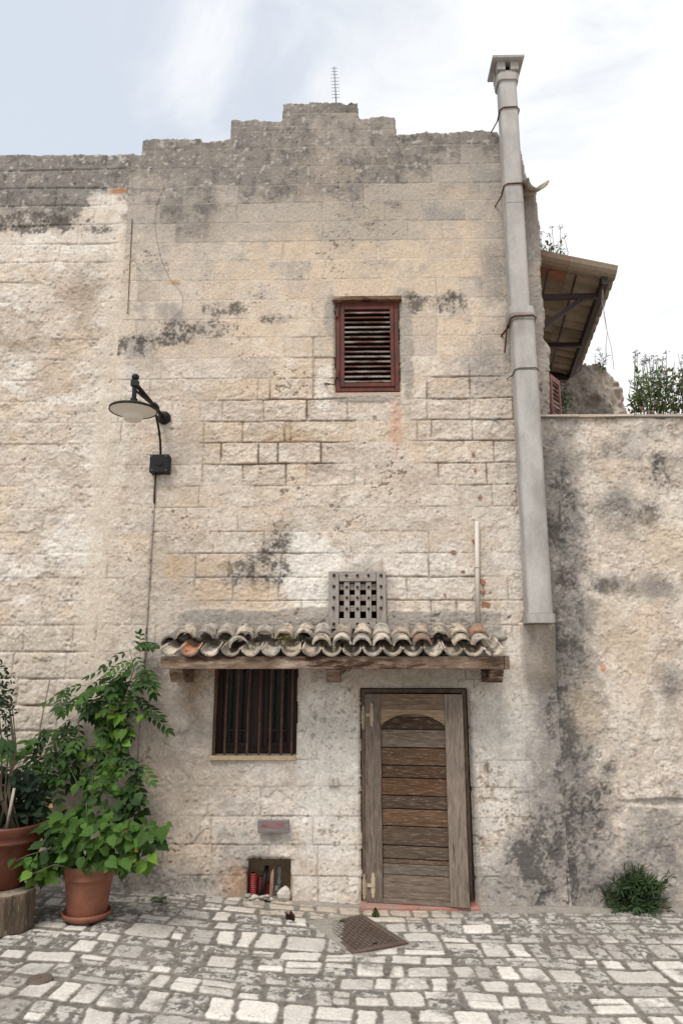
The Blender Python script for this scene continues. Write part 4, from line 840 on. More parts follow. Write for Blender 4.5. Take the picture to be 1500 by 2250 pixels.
for px, py, rx, ry, n in [(-20, 1480, 50, 30, 90), (-10, 1530, 42, 34, 110), (0, 1560, 38, 26, 90), (-20, 1600, 48, 30, 90), (-30, 1500, 60, 60, 120)]:
    for i in range(n):
        a = rp.uniform(0, 2*PI); q = math.sqrt(rp.random()); p = P(px+rx*q*math.cos(a), py+ry*q*math.sin(a), yb+rp.uniform(-.1, .15)); leaf(lm, p, (rp.uniform(-1, 1), rp.uniform(-1, .3), rp.uniform(-.6, .7)), (rp.uniform(-.5, .5), -.5, .8), rp.uniform(.025, .05), 'oval', gcol((.022, .045, .018), .4))
for i in range(420):
    p = P(rp.uniform(-90, 92), rp.uniform(1690, 1815), yb+rp.uniform(.0, .32)); leaf(lm, p, (rp.uniform(-1, 1), rp.uniform(-1, .3), rp.uniform(-.9, .5)), (rp.uniform(-.5, .5), -.5, .8), rp.uniform(.06, .10), 'oval', gcol((.012, .024, .011), .4))
for i in range(16): p = P(rp.uniform(-40, 30), rp.uniform(1615, 1650), yb-.1); leaf(lm, p, (rp.uniform(-.3, .8), -.4, -.8), (0, -.8, .5), .12, 'lance', gcol(GR_D, .3))
sub(sm, 'stems', STEM, bigp, smooth=True); sub(lm, 'foliage', LEAF, bigp)
mb = MB(); mb.tube([P(75, 1700, -.25), P(90, 1590, -.15), P(110, 1494, -.05)], [.006, .006, .005], 6); cn = mb.build('garden_cane', pmat('cane', (.17, .115, .08), var=.2), smooth=True); tag(cn, 'thin brown cane leaning on the wall behind the vine', 'cane')

# weeds
def bush(name, label, cat, c, rad, hgt, n, base_c, size, kind='thin', px_list=None, stalks=0, whorls=False):
    t = thing(name, label, cat, c); lm = MB(); sm = MB(); c = Vector(c)
    for i in range(n):
        a = rp.uniform(0, 2*PI); e = rp.uniform(.05, 1.45); r_ = rp.random()**.4
        d = Vector((math.cos(a)*math.cos(e), math.sin(a)*math.cos(e), math.sin(e))); tip = c+Vector((d.x*rad*r_, d.y*rad*r_*.7, d.z*hgt*r_))
        if whorls:
            sm.tube([c+Vector((d.x*.04, d.y*.04, 0)), c+(tip-c)*.5+Vector((0, 0, .03)), tip], .003, 4, (.7, 1.1, .5), caps=False)
            col = gcol(base_c, .4, .2)
            for k in range(9):
                b = 2*PI*k/9+rp.random(); dd = d*.6+Vector((math.cos(b)*.8, -.15, math.sin(b)*.8)); leaf(lm, tip-d*rp.uniform(0, .05), dd, (d.x, d.y-.4, d.z+.3), size*rp.uniform(.7, 1.2), kind, col)
            for k in range(6):
                leaf(lm, c+(tip-c)*rp.uniform(.3, .95), (rp.uniform(-1, 1), rp.uniform(-1, 1), rp.uniform(-.2, .8)), (0, 0, 1), size*.8, kind, gcol(base_c, .4))
        else: leaf(lm, tip, d+Vector((rp.uniform(-.6, .6), rp.uniform(-.8, .3), rp.uniform(-.3, .6))), (rp.uniform(-.5, .5), -.5, .8), size*rp.uniform(.7, 1.2), kind, gcol(base_c, .4, .3))
    return t, lm, sm, c
c = G(1404, 2008); sp_ = PXM(c); t, lm, sm, c = bush('weed_bush', 'dark green feathery weed growing at the foot of the garden wall', 'plant', (c[0], c[1]+.06, c[2]), 72*sp_, 88*sp_, 130, (.030, .056, .020), .07, 'thin', whorls=True)
for k in range(5):
    tp = P(1462+rp.uniform(-12, 18), 1925+rp.uniform(-10, 20), c[1]); sm.tube([c+Vector((.05, 0, .03)), (c+tp)/2+Vector((0, 0, .03)), tp], .003, 4)
    for j in range(14): leaf(lm, c+(tp-c)*rp.uniform(.5, 1), (rp.uniform(-1, 1), -.3, rp.uniform(-.2, 1)), (0, -.5, .8), .05, 'thin', gcol((.034, .07, .024)))
sub(sm, 'stems', STEM, t); sub(lm, 'foliage', LEAF, t)
c = G(824, 2016); t, lm, sm, c = bush('small_weed', 'tiny green weed sprouting at the front edge of the red doorstep', 'plant', (c[0], c[1], c[2]+.012), .035, .06, 14, (.035, .055, .02), .02, 'oval', whorls=True); sub(sm, 'stems', STEM, t); sub(lm, 'foliage', LEAF, t)

# wall-top bush (valerian)
def valerian(name, label, px0, px1, ybase, top_, Y, n, dense, flower=(.13, .11, .10)):
    p0 = P((px0+px1)/2, ybase, Y); t = thing(name, label, 'plant', p0); lm = MB(); sm = MB(); heads = []
    for i in range(n):
        bx = rp.uniform(px0, px1); a = P(bx, ybase+4, Y+rp.uniform(-.15, .25)); hgt = rp.uniform(.45, 1)*(ybase-top_); b = P(bx+rp.uniform(-22, 22), ybase-hgt, Y+rp.uniform(-.2, .3)); m_ = (a+b)/2+Vector((rp.uniform(-.04, .04), 0, .02))
        sm.tube([a, m_, b], [.004, .003, .0018], 5, (.9, 1.3, .6), caps=False)
        if rp.random() < .75:
            fm = MB(); heads.append(fm)
            for k in range(10):
                d = Vector((rp.gauss(0, 1), rp.gauss(0, 1), rp.gauss(.5, .6))).normalized()*rp.uniform(.015, .04); fm.tube([b, b+d], .0012, 3, (1, 1, 1), caps=False); fm.sphere(b+d, .006, 4)
        for k in range(5):
            q = a+(b-a)*rp.uniform(.1, .75); leaf(lm, q, (rp.uniform(-1, 1), rp.uniform(-1, .5), rp.uniform(-.2, .9)), (0, -.6, .7), rp.uniform(.05, .075), 'lance', gcol((.07, .12, .045), .35, .3))
    for i in range(dense):
        bx = rp.uniform(px0, px1); w = 1-abs((bx-(px0+px1)/2)/((px1-px0)/2))**2*.6; q = P(bx+rp.uniform(-8, 8), ybase-rp.random()**1.15*(ybase-top_)*.72*w, Y+rp.uniform(-.2, .3))
        r1_ = rp.random(); col = gcol((.062, .088, .032), .45, .5) if r1_ < .75 else (.16, .10, .07) if r1_ < .9 else gcol((.16, .2, .1))
        leaf(lm, q, (rp.uniform(-1, 1), rp.uniform(-1, .4), rp.uniform(-.3, 1)), (rp.uniform(-.4, .4), -.6, .7), rp.uniform(.035, .07), 'lance', col)
    sub(sm, 'stems', STEM, t); sub(lm, 'foliage', LEAF, t)
    shm = pmat('seed_head', flower, var=.3)
    for fm in heads: fm.build('seed_head', shm, t)
    return t
valerian('valerian_bush', 'wide flowering bush on top of the garden wall beside the ruined stub', 1385, 1540, 908, 775, .45, 80, 1050)
valerian('roof_weed', 'wispy weed growing on the house edge above the tiled awning', 1178, 1250, 590, 500, .5, 14, 60)
valerian('thin_weed', 'two thin seed stalks on top of the ruined stub', 1308, 1330, 815, 765, 1.5, 5, 6)
PINK = pmat('pink_petal', (.42, .16, .16), var=.3)
for px, py in ((1408, 897), (1432, 905), (1366, 880)):
    p = P(px, py, .25); mb = MB()
    for k in range(26): d = Vector((rp.gauss(0, 1), rp.gauss(0, 1), rp.gauss(0, 1))).normalized()*.012; mb.sphere(p+d, .005, 5)
    mb.build('pink_flower', PINK, bpy.data.objects['valerian_bush'])

# ------------------------------------------------------------------ ruined stub behind
def stub():
    Y = 1.5; xs = [U(1222, 860, Y)[0], U(1398, 860, Y)[0]]; pts = [(1222, 845), (1240, 838), (1262, 830), (1280, 806), (1300, 797), (1322, 799), (1350, 808), (1372, 822), (1388, 842), (1400, 905)]
    w = [U(a, b, Y) for a, b in pts]; z0 = U(1300, 1050, Y)[2]
    X, Z = grid(xs[0]-.1, xs[1]+.1, z0, w[4][2]+.12, .014); tp = np.interp(X, [a[0] for a in w], [a[2] for a in w]); keep = (Z < tp+.07*fbm(X, Z, 6, 5, 3, .6)) & (X > xs[0]-.08)
    xr = U(1318, 860, Y)[0]
    def h(X, Z): n1 = fbm(X, Z, 2.5, 4, 2); n2 = fbm(X, Z, 9, 4, 6, .6); return .09*n1+.06*n2+.02*fbm(X, Z, 22, 3, 4, .6)-Y+.0*X-.25*ss(X, xr, xr+.35), (n1, n2)
    def c(X, Z, q):
        n1, n2 = q; c = np.broadcast_to(CREAM*.9, X.shape+(3,))*(1+.1*n1+.12*n2)[..., None]; c = mottle(X, Z, c, 1.3, 4); c = lichen(X, Z, c, ss(n1+.8*n2, -.3, .7)*.7, n2, 3); return mixa(c, (.13, .07, .05), blob(X, Z, 1303, 880, 12, 12, .6, n2*.3, Y)*.8)
    o = relief('ruined_wall_stub', X, Z, keep, h, c, Y+.6, STONE, origin=((xs[0]+xs[1])/2, Y, z0)); tag(o, 'rounded broken stone stub standing behind the garden wall', 'ruined wall')
stub()
mb = MB(); p = P(1350, 1050, 1.7); q = P(1500, 930, 1.7)
p = P(1226, 880, .9); lm = MB()
for i in range(160): q = P(1232+rp.gauss(0, 9), 880+rp.gauss(0, 20), .9+rp.uniform(-.1, .2)); leaf(lm, q, (rp.uniform(-1, 1), -.4, rp.uniform(-1, .6)), (0, -.6, .7), .05, 'lance', gcol((.03, .05, .02), .4))
t = thing('ivy_plant', 'dark ivy beside the open red shutter behind the garden wall', 'plant', P(1230, 905, .95)); sub(lm, 'foliage', LEAF, t); sm = MB(); sm.tube([P(1228, 905, .95), P(1235, 860, .95)], .008, 6); sub(sm, 'stem', STEM, t)

# ------------------------------------------------------------------ tiled awning on the far side of the house
def awning():
    Y1 = .35; A = P(1328, 612, Y1)
    d = Vector(ray(1252, 828)); tt = (A.z-H)/d.z; B = Vector(Cp)+d*tt          # far end at the same height
    Cc = P(1186, 588, Y1); D = B+(Cc-A)
    AW = thing('tiled_awning', 'clay tile awning on dark steel arms, seen from below at the house corner', 'awning', ((A+B+Cc+D)/4))
    u = (A-Cc); dep = (B-A); nrm = u.cross(dep).normalized()
    if nrm.z < 0: nrm = -nrm
    mb = MB(); L_ = dep.length; n = max(8, int(L_/.19)); ud = u.normalized(); dd = dep.normalized()
    for i in range(n+1):
        base_ = Cc+dep*(i/n)
        for k in range(2):
            st = base_+u*(.0+.47*k)-ud*.03+nrm*(.05+.012*(1-k)+rp.uniform(0, .008)); en = base_+u*(.53+.5*k)+ud*(.08 if k else 0)+nrm*(.04+.012*(1-k))
            r_ = L_/n*.50; vs = []; fs = []; m = 8; col = rp.choice([(.33, .26, .19), (.38, .31, .235), (.43, .35, .27), (.30, .21, .145)]) if not (i == 1 and k == 0) else (.34, .15, .08)
            for e, p in enumerate((st, en)):
                for j in range(m): a = PI*j/(m-1); vs.append(p+dd*math.cos(a)*r_*(1.12-.1*e)-nrm*(math.sin(a)*r_*.85)+nrm*.05); 
                for j in range(m): a = PI*j/(m-1); vs.append(p+dd*math.cos(a)*(r_*(1.12-.1*e))-nrm*(math.sin(a)*r_*.85)+nrm*.066)
            for j in range(m-1): fs += [(j, j+1, 2*m+j+1, 2*m+j), (m+j, 3*m+j, 3*m+j+1, m+j+1), (j, m+j, m+j+1, j+1), (2*m+j, 2*m+j+1, 3*m+j+1, 3*m+j)]
            mb.add(vs, fs, col)
    sub(mb, 'roof_tiles', ATILE, AW)
    STEEL = pmat('brown_steel', (.038, .024, .022), var=.2, rough=.6)
    def bar(p, q, w, h, name, roll=Vector((0, 0, 1))):
        p = Vector(p); q = Vector(q); a = (q-p).normalized(); s_ = a.cross(roll).normalized(); t_ = s_.cross(a); mb = MB()
        f = [p-s_*w-t_*h, p+s_*w-t_*h, p+s_*w+t_*h, p-s_*w+t_*h]; b = [v+(q-p) for v in f]; mb.add(f+b, [(0, 3, 2, 1), (4, 5, 6, 7), (0, 1, 5, 4), (1, 2, 6, 5), (2, 3, 7, 6), (3, 0, 4, 7)]); return sub(mb, name, STEEL, AW)
    bar(A+dd*-.02-nrm*.02, B-nrm*.02, .03, .05, 'front_beam')
    for tdep, nm in ((.10, 0), (.56, 1), (.97, 0)):
        P1 = A+dep*tdep-nrm*.03-Vector((0, 0, .035)); P0 = P1-Vector((abs(u.x)*1.05, 0, 0)); bar(P0, P1-ud*.03, .022, .028, 'arm')
    P1 = A+dep*.10-nrm*.03-Vector((0, 0, .06)); bar(P1-Vector((abs(u.x)*.32, 0, .01)), P1-Vector((abs(u.x)*1.05, 0, .36)), .02, .025, 'brace')
    bar(D-nrm*.04, B-nrm*.04, .03, .06, 'end_beam')
    for k in (.12, .56): bar(Cc+u*k-nrm*.015, D+u*k-nrm*.015, .008, .012, 'batten')
    mb = MB(); w = P(1323, 636, Y1-.03); mb.tube([w, P(1321, 660, Y1), P(1327, 690, Y1), P(1333, 730, Y1), P(1330, 760, Y1), P(1330, 800, Y1+.3)], .003, 5); mb.tube([w, P(1326, 665, Y1), P(1325, 690, Y1), P(1333, 730, Y1), P(1342, 765, Y1), P(1348, 812, Y1+.3)], .0025, 5)
    wr = mb.build('loose_wire', pmat('grey_wire', (.25, .23, .22), var=.1)); tag(wr, 'thin loose wire dangling from the corner of the tiled awning', 'wire')
awning()
# open shutter at the side of the house
mb = MB(); a = P(1204, 822, .55); b = P(1225, 838, .75); zb_ = CT+.0
fr_ = [(a, 0), (b, 1)]; dv = Vector((b.x-a.x, b.y-a.y, 0)); 
def sbar(mb, t0, t1, z0, z1, th=.02):
    p = Vector((a.x, a.y, 0))+dv*t0; q = Vector((a.x, a.y, 0))+dv*t1; nn = Vector((-dv.y, dv.x, 0)).normalized()*th
    mb.add([Vector((v.x, v.y, z)) for z in (z0, z1) for v in (p-nn, q-nn, q+nn, p+nn)], [(0, 3, 2, 1), (4, 5, 6, 7), (0, 1, 5, 4), (1, 2, 6, 5), (2, 3, 7, 6), (3, 0, 4, 7)])
ztp = a.z; zbt = P(1220, 930, .7).z
for t0, t1, z0_, z1_ in ((0, .14, zbt, ztp), (.86, 1, zbt, ztp), (.141, .859, ztp-.06, ztp), (.141, .859, zbt, zbt+.08)): sbar(mb, t0, t1, z0_, z1_)
so_ = thing('open_shutter', 'faded red louvred shutter standing open at the house corner above the coping', 'shutter', (a.x, a.y, zbt))
sub(mb, 'frame', pmat('faded_red_paint', (.23, .09, .075), c2=(.15, .06, .05), var=.2, rough=.6), so_)
mb = MB(); z = zbt+.1
while z < ztp-.08: sbar(mb, .15, .85, z, z+.022, .012); z += .048
sub(mb, 'louvres', LOUV, so_)
# clay spout
mb = MB(); p = Vector(U(1152, 415, -.02)); q = Vector(U(1182, 396, -.30)); ax = (q-p); Ls = ax.length
M = Matrix.Translation(p) @ ax.to_track_quat('Y', 'Z').to_matrix().to_4x4(); vs = []; fs = []; m = 9
for e in (0, 1):
    for rr_ in (.115, .10):
        for j in range(m): aa = R(190+160*j/(m-1)); vs.append(M @ Vector((rr_*math.cos(aa), Ls*e, rr_*math.sin(aa)+.03)))
for j in range(m-1): fs += [(j, j+1, 2*m+j+1, 2*m+j), (m+j, 3*m+j, 3*m+j+1, m+j+1), (j, m+j, m+j+1, j+1), (2*m+j, 2*m+j+1, 3*m+j+1, 3*m+j)]
fs += [(0, 2*m, 3*m, m), (m-1, 2*m-1, 4*m-1, 3*m-1)]
mb.add(vs, fs, (.40, .32, .24)); sp = mb.build('clay_spout', TILE); tag(sp, 'half round clay rain spout projecting right of the flue near the top', 'spout')
# antenna
an = thing('tv_antenna', 'thin television antenna mast above the highest parapet step', 'antenna', P(738, 240, .5)); mb = MB(); GW = pmat('grey_metal', (.16, .16, .17), var=.1, rough=.5); a = P(734, 147, .5); b = P(739, 240, .5); mb.tube([b, a], .006, 8); sub(mb, 'mast', GW, an, smooth=True)
mb = MB()
for k in range(10): q = a+(b-a)*(.03+k*.078); w = .035 if k < 3 else .045; mb.tube([q-Vector((w, 0, 0)), q+Vector((w, 0, 0))], .0028, 5)
mb.split('element', GW, an)

# ------------------------------------------------------------------ street lamp
LY = -.83; lamp = thing('wall_lamp', 'black street lamp with round white shade on an arm from the wall', 'lamp', U(362, 920))
fz = U(362, 920); mb = MB(); f0 = Vector((fz[0], 0, fz[2]))
mb.tube([f0+Vector((0, .02, 0)), f0+Vector((0, -.035, 0))], .062, 28); mb.tube([f0+Vector((0, -.034, 0)), f0+Vector((0, -.055, 0)), f0+Vector((0, -.075, 0))], [.058, .045, .03], 28); sub(mb, 'wall_plate', BLACK, lamp, smooth=False, bevel=.003)
tp = P(297, 842, LY); mid = f0+(tp-f0)*.36; mb = MB(); mb.tube([f0+Vector((0, -.03, 0)), tp], .019, 14)
lw = tp-Vector((0, 0, .055)); mb.tube([lw, mid], .011, 10); mb.tube([mid-(tp-f0).normalized()*.035, mid+(tp-f0).normalized()*.035], .034, 14); sub(mb, 'arm', BLACK, lamp, smooth=True)
mb = MB(); s_ = PXM(tp); mb.sphere((tp.x, LY, tp.z+14*s_), 8.3*s_, 18); mb.tube([(tp.x, LY, tp.z+10*s_), (tp.x, LY, tp.z-3*s_)], 4.5*s_, 12)
dz_ = P(293, 898, LY); mb.box((tp.x-.028, LY-.028, tp.z-.03), (tp.x+.028, LY+.028, tp.z+.022)); mb.tube([(tp.x, LY, tp.z-.02), (tp.x, LY, dz_.z+.02)], .019, 14)
mb.tube([(tp.x, LY, dz_.z+.085), (tp.x, LY, dz_.z+.06)], .030, 16); mb.tube([(tp.x, LY, dz_.z+.05), (tp.x, LY, dz_.z+.0)], .027, 16); sub(mb, 'post', BLACK, lamp)
dr = 51*s_; mb = MB(); mb.lathe((tp.x, LY, dz_.z), [(.0, .045), (.03, .04), (.08, .022), (dr*.9, .008), (dr, -.002), (dr*1.005, -.022), (dr*.985, -.022), (dr*.97, -.006)], 56); sub(mb, 'shade', BLACK, lamp, smooth=True)
mb = MB(); mb.lathe((tp.x, LY, dz_.z), [(dr*.97, -.016), (dr*.7, -.040), (dr*.45, -.055), (dr*.42, -.060), (dr*.38, -.095), (dr*.34, -.100), (0, -.100)], 56); sub(mb, 'reflector', LWHITE, lamp, smooth=True)
mb = MB(); cab = [mid+Vector((0, 0, -.03)), P(349, 935, -.22), P(354, 965, -.12), P(353, 1002, -.06)]; 
cp = []
for i in range(13):
    t = i/12; a, b, c_, d = cab; cp.append(a*(1-t)**3+b*3*t*(1-t)**2+c_*3*t*t*(1-t)+d*t**3)
mb.tube(cp, .0105, 10); sub(mb, 'cable', BLACK, lamp, smooth=True)
jb = MB(); wallbox(jb, 330, 998, 369, 1037, -.10, .0, None, -.10); jo = jb.build('junction_box', BLACK, bevel=.004); tag(jo, 'square black junction box below the street lamp', 'junction box')
mb = MB(); p = P(350, 1017, -.1); mb.tube([(p.x, -.103, p.z), (p.x, -.1, p.z)], .038, 20)
mb.box((p.x-.03, -.108, p.z-.02), (p.x+.03, -.1035, p.z+.02)); sub(mb, 'cover_ring', BLACK, jo)
mb = MB()
for px, py in ((334, 1002), (365, 1002), (334, 1033), (365, 1033)): q = P(px, py, -.1); mb.tube([(q.x, -.105, q.z), (q.x, -.099, q.z)], .006, 8)
mb.split('screw', GW, jo)
mb = MB(); mb.tube([P(343, 1036, -.04), P(340, 1075, -.02), P(339, 1108, -.01)], .009, 8); cpts = [(338, 1106), (335, 1160), (331, 1220), (328, 1280), (324, 1340), (321, 1400), (316, 1470), (312, 1540), (307, 1620), (303, 1700), (298, 1780), (294, 1860), (291, 1950)]
CON = pmat('speckled_conduit', (.32, .27, .235), c2=(.06, .05, .04), scale=30, lo=.54, hi=.6, c3=(.5, .45, .4), s3=45, l3=.6, h3=.66, var=.3, rough=.8)
cnd = mb.build('cable_conduit', pmat('brown_conduit', (.05, .032, .026), var=.2, rough=.6), smooth=True, origin=P(338, 1106, 0)); tag(cnd, 'thin speckled cable conduit running down the wall from the junction box', 'conduit')
mb = MB(); mb.tube([P(a, b, -.012-.006*(i % 2)) for i, (a, b) in enumerate(cpts)], .0085, 8); sub(mb, 'lower_run', CON, cnd, smooth=True)
mb = MB(); mb.tube([P(*a, -.01) for a in ((362, 405), (345, 450), (340, 490), (345, 530), (356, 575), (372, 610), (384, 625), (400, 645), (403, 660), (400, 680), (375, 705), (358, 730), (350, 760), (334, 788))], .0013, 5); w = mb.build('wall_wire', WIRE); tag(w, 'thin dark wire sagging across the upper wall above the lamp', 'wire')
mb = MB(); mb.tube([P(*a, -.012) for a in ((291, 480), (288, 540), (285, 600), (281, 690))], .0035, 5); w = mb.build('seam_cable', WIRE); tag(w, 'short dark cable along the upper seam of house and rough building', 'cable')

# ------------------------------------------------------------------ white pipe beside the flue
PVC = pmat('white_pvc', (.52, .46, .40), var=.08, rough=.5, bump=.05)
mb = MB(); mb.tube([P(1047, 1145, -.03), P(1048, 1260, -.03), P(1049, 1376, -.03)], .020, 14); pv = mb.build('white_pipe', PVC, smooth=True); tag(pv, 'short white plastic pipe upright on the wall above the canopy', 'pipe')
mb = MB(); mb.tube([P(1047.5, 1244, -.03)+Vector((0, 0, .006)), P(1047.5, 1247, -.03)], .026, 14); mb.tube([P(1047.5, 1245, -.03), P(1040, 1247, 0)], .006, 6); sub(mb, 'clip', PVC, pv)
BRK = pmat('brick_chip', (.30, .13, .07), var=.3, bump=.6)
mb = MB()
for px, py, s_ in ((1057, 1278, .03), (1059, 1300, .022), (1066, 1328, .035), (1041, 1190, .018), (1039, 998, .014), (1043, 1034, .013), (1016, 1256, .014), (996, 1213, .018), (1053, 1092, .016), (977, 1308, .012)):
    p = P(px, py, -.004); M = Matrix.Translation(p) @ Matrix.Rotation(rp.uniform(0, 3), 4, 'Y'); mb.box((-s_, -.014, -s_*.6), (s_, .02, s_*.6), None, M, jit=.004)
mb.split('brick_chip', BRK, house)
mb = MB(); p = P(1085, 922, -.01); q = P(1099, 918, -.05); mb.tube([p, q], [.012, .007], 8); mb.tube([P(1074, 921, .0), p], .012, 8); hk = mb.build('iron_peg', GW); tag(hk, 'small grey iron peg in the wall left of the flue', 'peg')

# ------------------------------------------------------------------ door
x0, x1, _, z1 = DOOR; z0 = .015; t = .036
fm_ = MB()
DC = (.125, .09, .066)
for a, b in (((x0+.003, z0), (x0+t, z1-.004)), ((x1-t-.012, z0), (x1-.012, z1-.004)), ((x0+t+.001, z1-t), (x1-t-.013, z1-.004))): fm_.box((a[0], -.004, a[1]), (b[0], .08, b[1]), DC)
door = fm_.build('door', WOODV, house, bevel=.003); tag(door, 'old wooden plank door standing slightly ajar under the canopy')
hx = x0+t+.004; ANG = -9.5; LW = x1-t-.012-.002-hx; ZT = z1-t-.006
def DM(): return Matrix.Translation((hx, .0, 0)) @ Matrix.Rotation(R(ANG), 4, 'Z')
Md = DM()
def dz(py, px=900): return float(U(px, py)[2])
xs1 = 35*PXM(U(820, 1700)); xs2 = 39*PXM(U(1000, 1700)); zb0 = .035
def leafbox(mb, x0, x1, z0, z1, y0=-.045, y1=.0, col=DC): mb.box((x0, y0, z0), (x1, y1, z1), col, Md)
mb = MB(); leafbox(mb, 0, xs1, zb0, ZT, col=(.155, .125, .105)); sub(mb, 'stile', WOODV, door, bevel=.003)
mb = MB(); leafbox(mb, LW-xs2, LW, zb0, ZT, col=(.21, .172, .145)); sub(mb, 'stile', WOODV, door, bevel=.003)
mb = MB(); leafbox(mb, xs1+.002, LW-xs2-.002, dz(1557), ZT, -.042, 0, (.17, .12, .085)); leafbox(mb, xs1+.002, LW-xs2-.002, zb0, dz(1969), -.043, 0, (.19, .15, .12)); leafbox(mb, xs1+.002, LW-xs2-.002, dz(1968.5), dz(1918), -.030, 0, (.17, .135, .11)); mb.split('rail', WOODH, door, bevel=.002)
mb = MB(); rows = [(1558, 1574, (0.144, 0.108, 0.079)), (1575, 1601, (0.054, 0.035, 0.023)), (1602.5, 1640, (0.144, 0.112, 0.086)), (1642, 1678.5, (0.094, 0.059, 0.037)), (1680.5, 1706, (0.072, 0.043, 0.027)), (1708, 1744, (0.101, 0.056, 0.032)), (1746, 1773, (0.079, 0.054, 0.040)), (1775, 1811, (0.125, 0.075, 0.045)), (1813, 1853, (0.090, 0.065, 0.047)), (1855, 1882, (0.104, 0.079, 0.059)), (1884, 1893, (0.122, 0.086, 0.061)), (1894, 1917, (0.144, 0.119, 0.101))]
for a, b, c_ in rows:
    zt_ = dz(a)+.001; zb_ = dz(b)+.0015; j = rp.uniform(-.003, .003); mb.box((xs1+.001, -.026+j, zb_), (LW-xs2-.001, -.004, zt_), c_, Md)
sub(mb, 'planks', WOODH, door, bevel=.004)
mb = MB(); leafbox(mb, xs1-.01, LW-xs2+.01, zb0, ZT, -.003, .0, (.02, .015, .012)); sub(mb, 'backing', DARK, door)
# arched trim
mb = MB(); n = 24; ax0 = xs1+.002; ax1 = LW-xs2-.002; za = dz(1557)-.002; zs_p = dz(1591); zk = dz(1566); vs = []; 
for i in range(n+1):
    t_ = i/n; x = ax0+(ax1-ax0)*t_; zz_ = zs_p+(zk-zs_p)*(1-(2*t_-1)**2); 
    for y in (-.040, -.027): vs += [Md @ Vector((x, y, za)), Md @ Vector((x, y, zz_))]
fs = []
for i in range(n): o = i*4; fs += [(o, o+1, o+5, o+4), (o+2, o+6, o+7, o+3), (o+1, o+3, o+7, o+5), (o, o+4, o+6, o+2)]
mb.add(vs, fs, (.27, .195, .125)); sub(mb, 'arch_trim', WOODH, door)
BRASS = pmat('cream_hinge', (.42, .34, .235), c2=(.30, .22, .14), scale=12, var=.2, rough=.6, bump=.2)
for zc2 in (dz(1572, 805), dz(1943, 805)):
    mb = MB(); s_ = .0042
    def plate(cx, cz, M, y=-.0075, sc=1.0):
        o = [(0, .105), (.013, .085), (.010, .07), (.016, .055), (.016, -.05), (.010, -.062), (.014, -.075), (0, -.10)]; pts = [(x, z) for x, z in o]+[(-x, z) for x, z in o[-2:0:-1]]; n = len(pts)
        vs = [M @ Vector((cx+x*sc, y, cz+z*sc)) for x, z in pts]+[M @ Vector((cx+x*sc, y+.005, cz+z*sc)) for x, z in pts]
        mb.add(vs, [tuple(range(n))[::-1]]+[(i, (i+1) % n, n+(i+1) % n, n+i) for i in range(n)])
    plate(x0+.018, zc2-.02, Matrix.Identity(4), -.0105); plate(.058, zc2+.005, Md, -.0525, .98)
    mb.box((x0+.008, -.013, zc2-.022), (x0+t+.02, -.006, zc2+.006)); mb.box((.010, -.056, zc2-.005), (.075, -.0475, zc2+.020), None, Md)
    mb.tube([(x0+t+.016, -.035, zc2-.03), (x0+t+.016, -.035, zc2+.03)], .0095, 10); sub(mb, 'hinge', BRASS, door)
# red doorstep
mb = MB(); a = U(795, 1996, 0); b = G(1043, 2020); mb.box((x0-.02, -.15, -.02), (x1+.02, .35, .032)); st_ = sub(mb, 'doorstep', pmat('faded_red_cement', (.33, .145, .115), c2=(.27, .2, .165), scale=5, lo=.45, hi=.7, c3=(.22, .11, .09), s3=20, var=.15, bump=.4), house, bevel=.010)

# ------------------------------------------------------------------ things in and around the niche
x0, x1, z0, z1 = NICHE
CORR = pmat('red_corrugated', (.26, .035, .028), var=.15, rough=.5, bump=.05)
def corr(px, pyt, pyb, Y, r, label, lean=0):
    a = P(px, pyb, Y); b = P(px+lean, pyt, Y); mb = MB(); n = 24; pts = [a+(b-a)*(i/n) for i in range(n+1)]; mb.tube(pts, [r*(1 if i % 2 else .78) for i in range(n+1)], 20, None, caps=False)
    mb.tube([b-(b-a)*.3, b-(b-a)*.01], r*.75, 16, (.1, .1, .1)); o = mb.build('corrugated_pipe', CORR, smooth=False); tag(o, label, 'pipe', 'corrugated pipes in the wall niche')
corr(556, 1918, 1968, .06, .031, 'tallest red corrugated pipe at the left end of the niche'); corr(572, 1925, 1968, .12, .030, 'middle red corrugated pipe behind the black hose', 2); corr(587, 1938, 1968, .10, .024, 'short red corrugated pipe beside the upright wood slab')
mb = MB(); mb.tube([P(574, 1970, .02), P(581, 1930, .05), P(587, 1903, .10)], [.020, .019, .018], 12); o = mb.build('black_hose', BLACK, smooth=True); tag(o, 'black hose leaning in the wall niche', 'hose')
mb = MB(); a = P(591, 1972, .0); b = P(599, 1905, .04); mb.hexa([(a.x, .0, a.z), (a.x+.03, .0, a.z), (b.x+.012, .03, b.z), (b.x-.012, .03, b.z-.04)], [(a.x, .05, a.z), (a.x+.03, .06, a.z), (b.x+.012, .07, b.z), (b.x-.012, .07, b.z-.04)], (.26, .17, .13)); o = mb.build('wood_slab', WOODV); tag(o, 'upright broken wood slab in the middle of the niche', 'wood')
gp = thing('grey_valve_pipe', 'grey metal valve pipe at the right side of the niche', 'pipe', P(612, 1965, .1)); mb = MB(); mb.tube([P(611, 1965, .1), P(615, 1902, .1)], .016, 12); mb.tube([P(612, 1940, .1), P(612.5, 1934, .1)], .024, 12); mb.tube([P(613, 1918, .1), P(614, 1905, .1)], .024, 8); GPM = pmat('galvanised', (.17, .17, .17), var=.2, rough=.5); sub(mb, 'pipe', GPM, gp, smooth=False)
mb = MB(); p = P(609, 1948, .08); mb.box((p.x-.02, .04, p.z-.02), (p.x+.012, .08, p.z+.012)); sub(mb, 'elbow', GPM, gp)
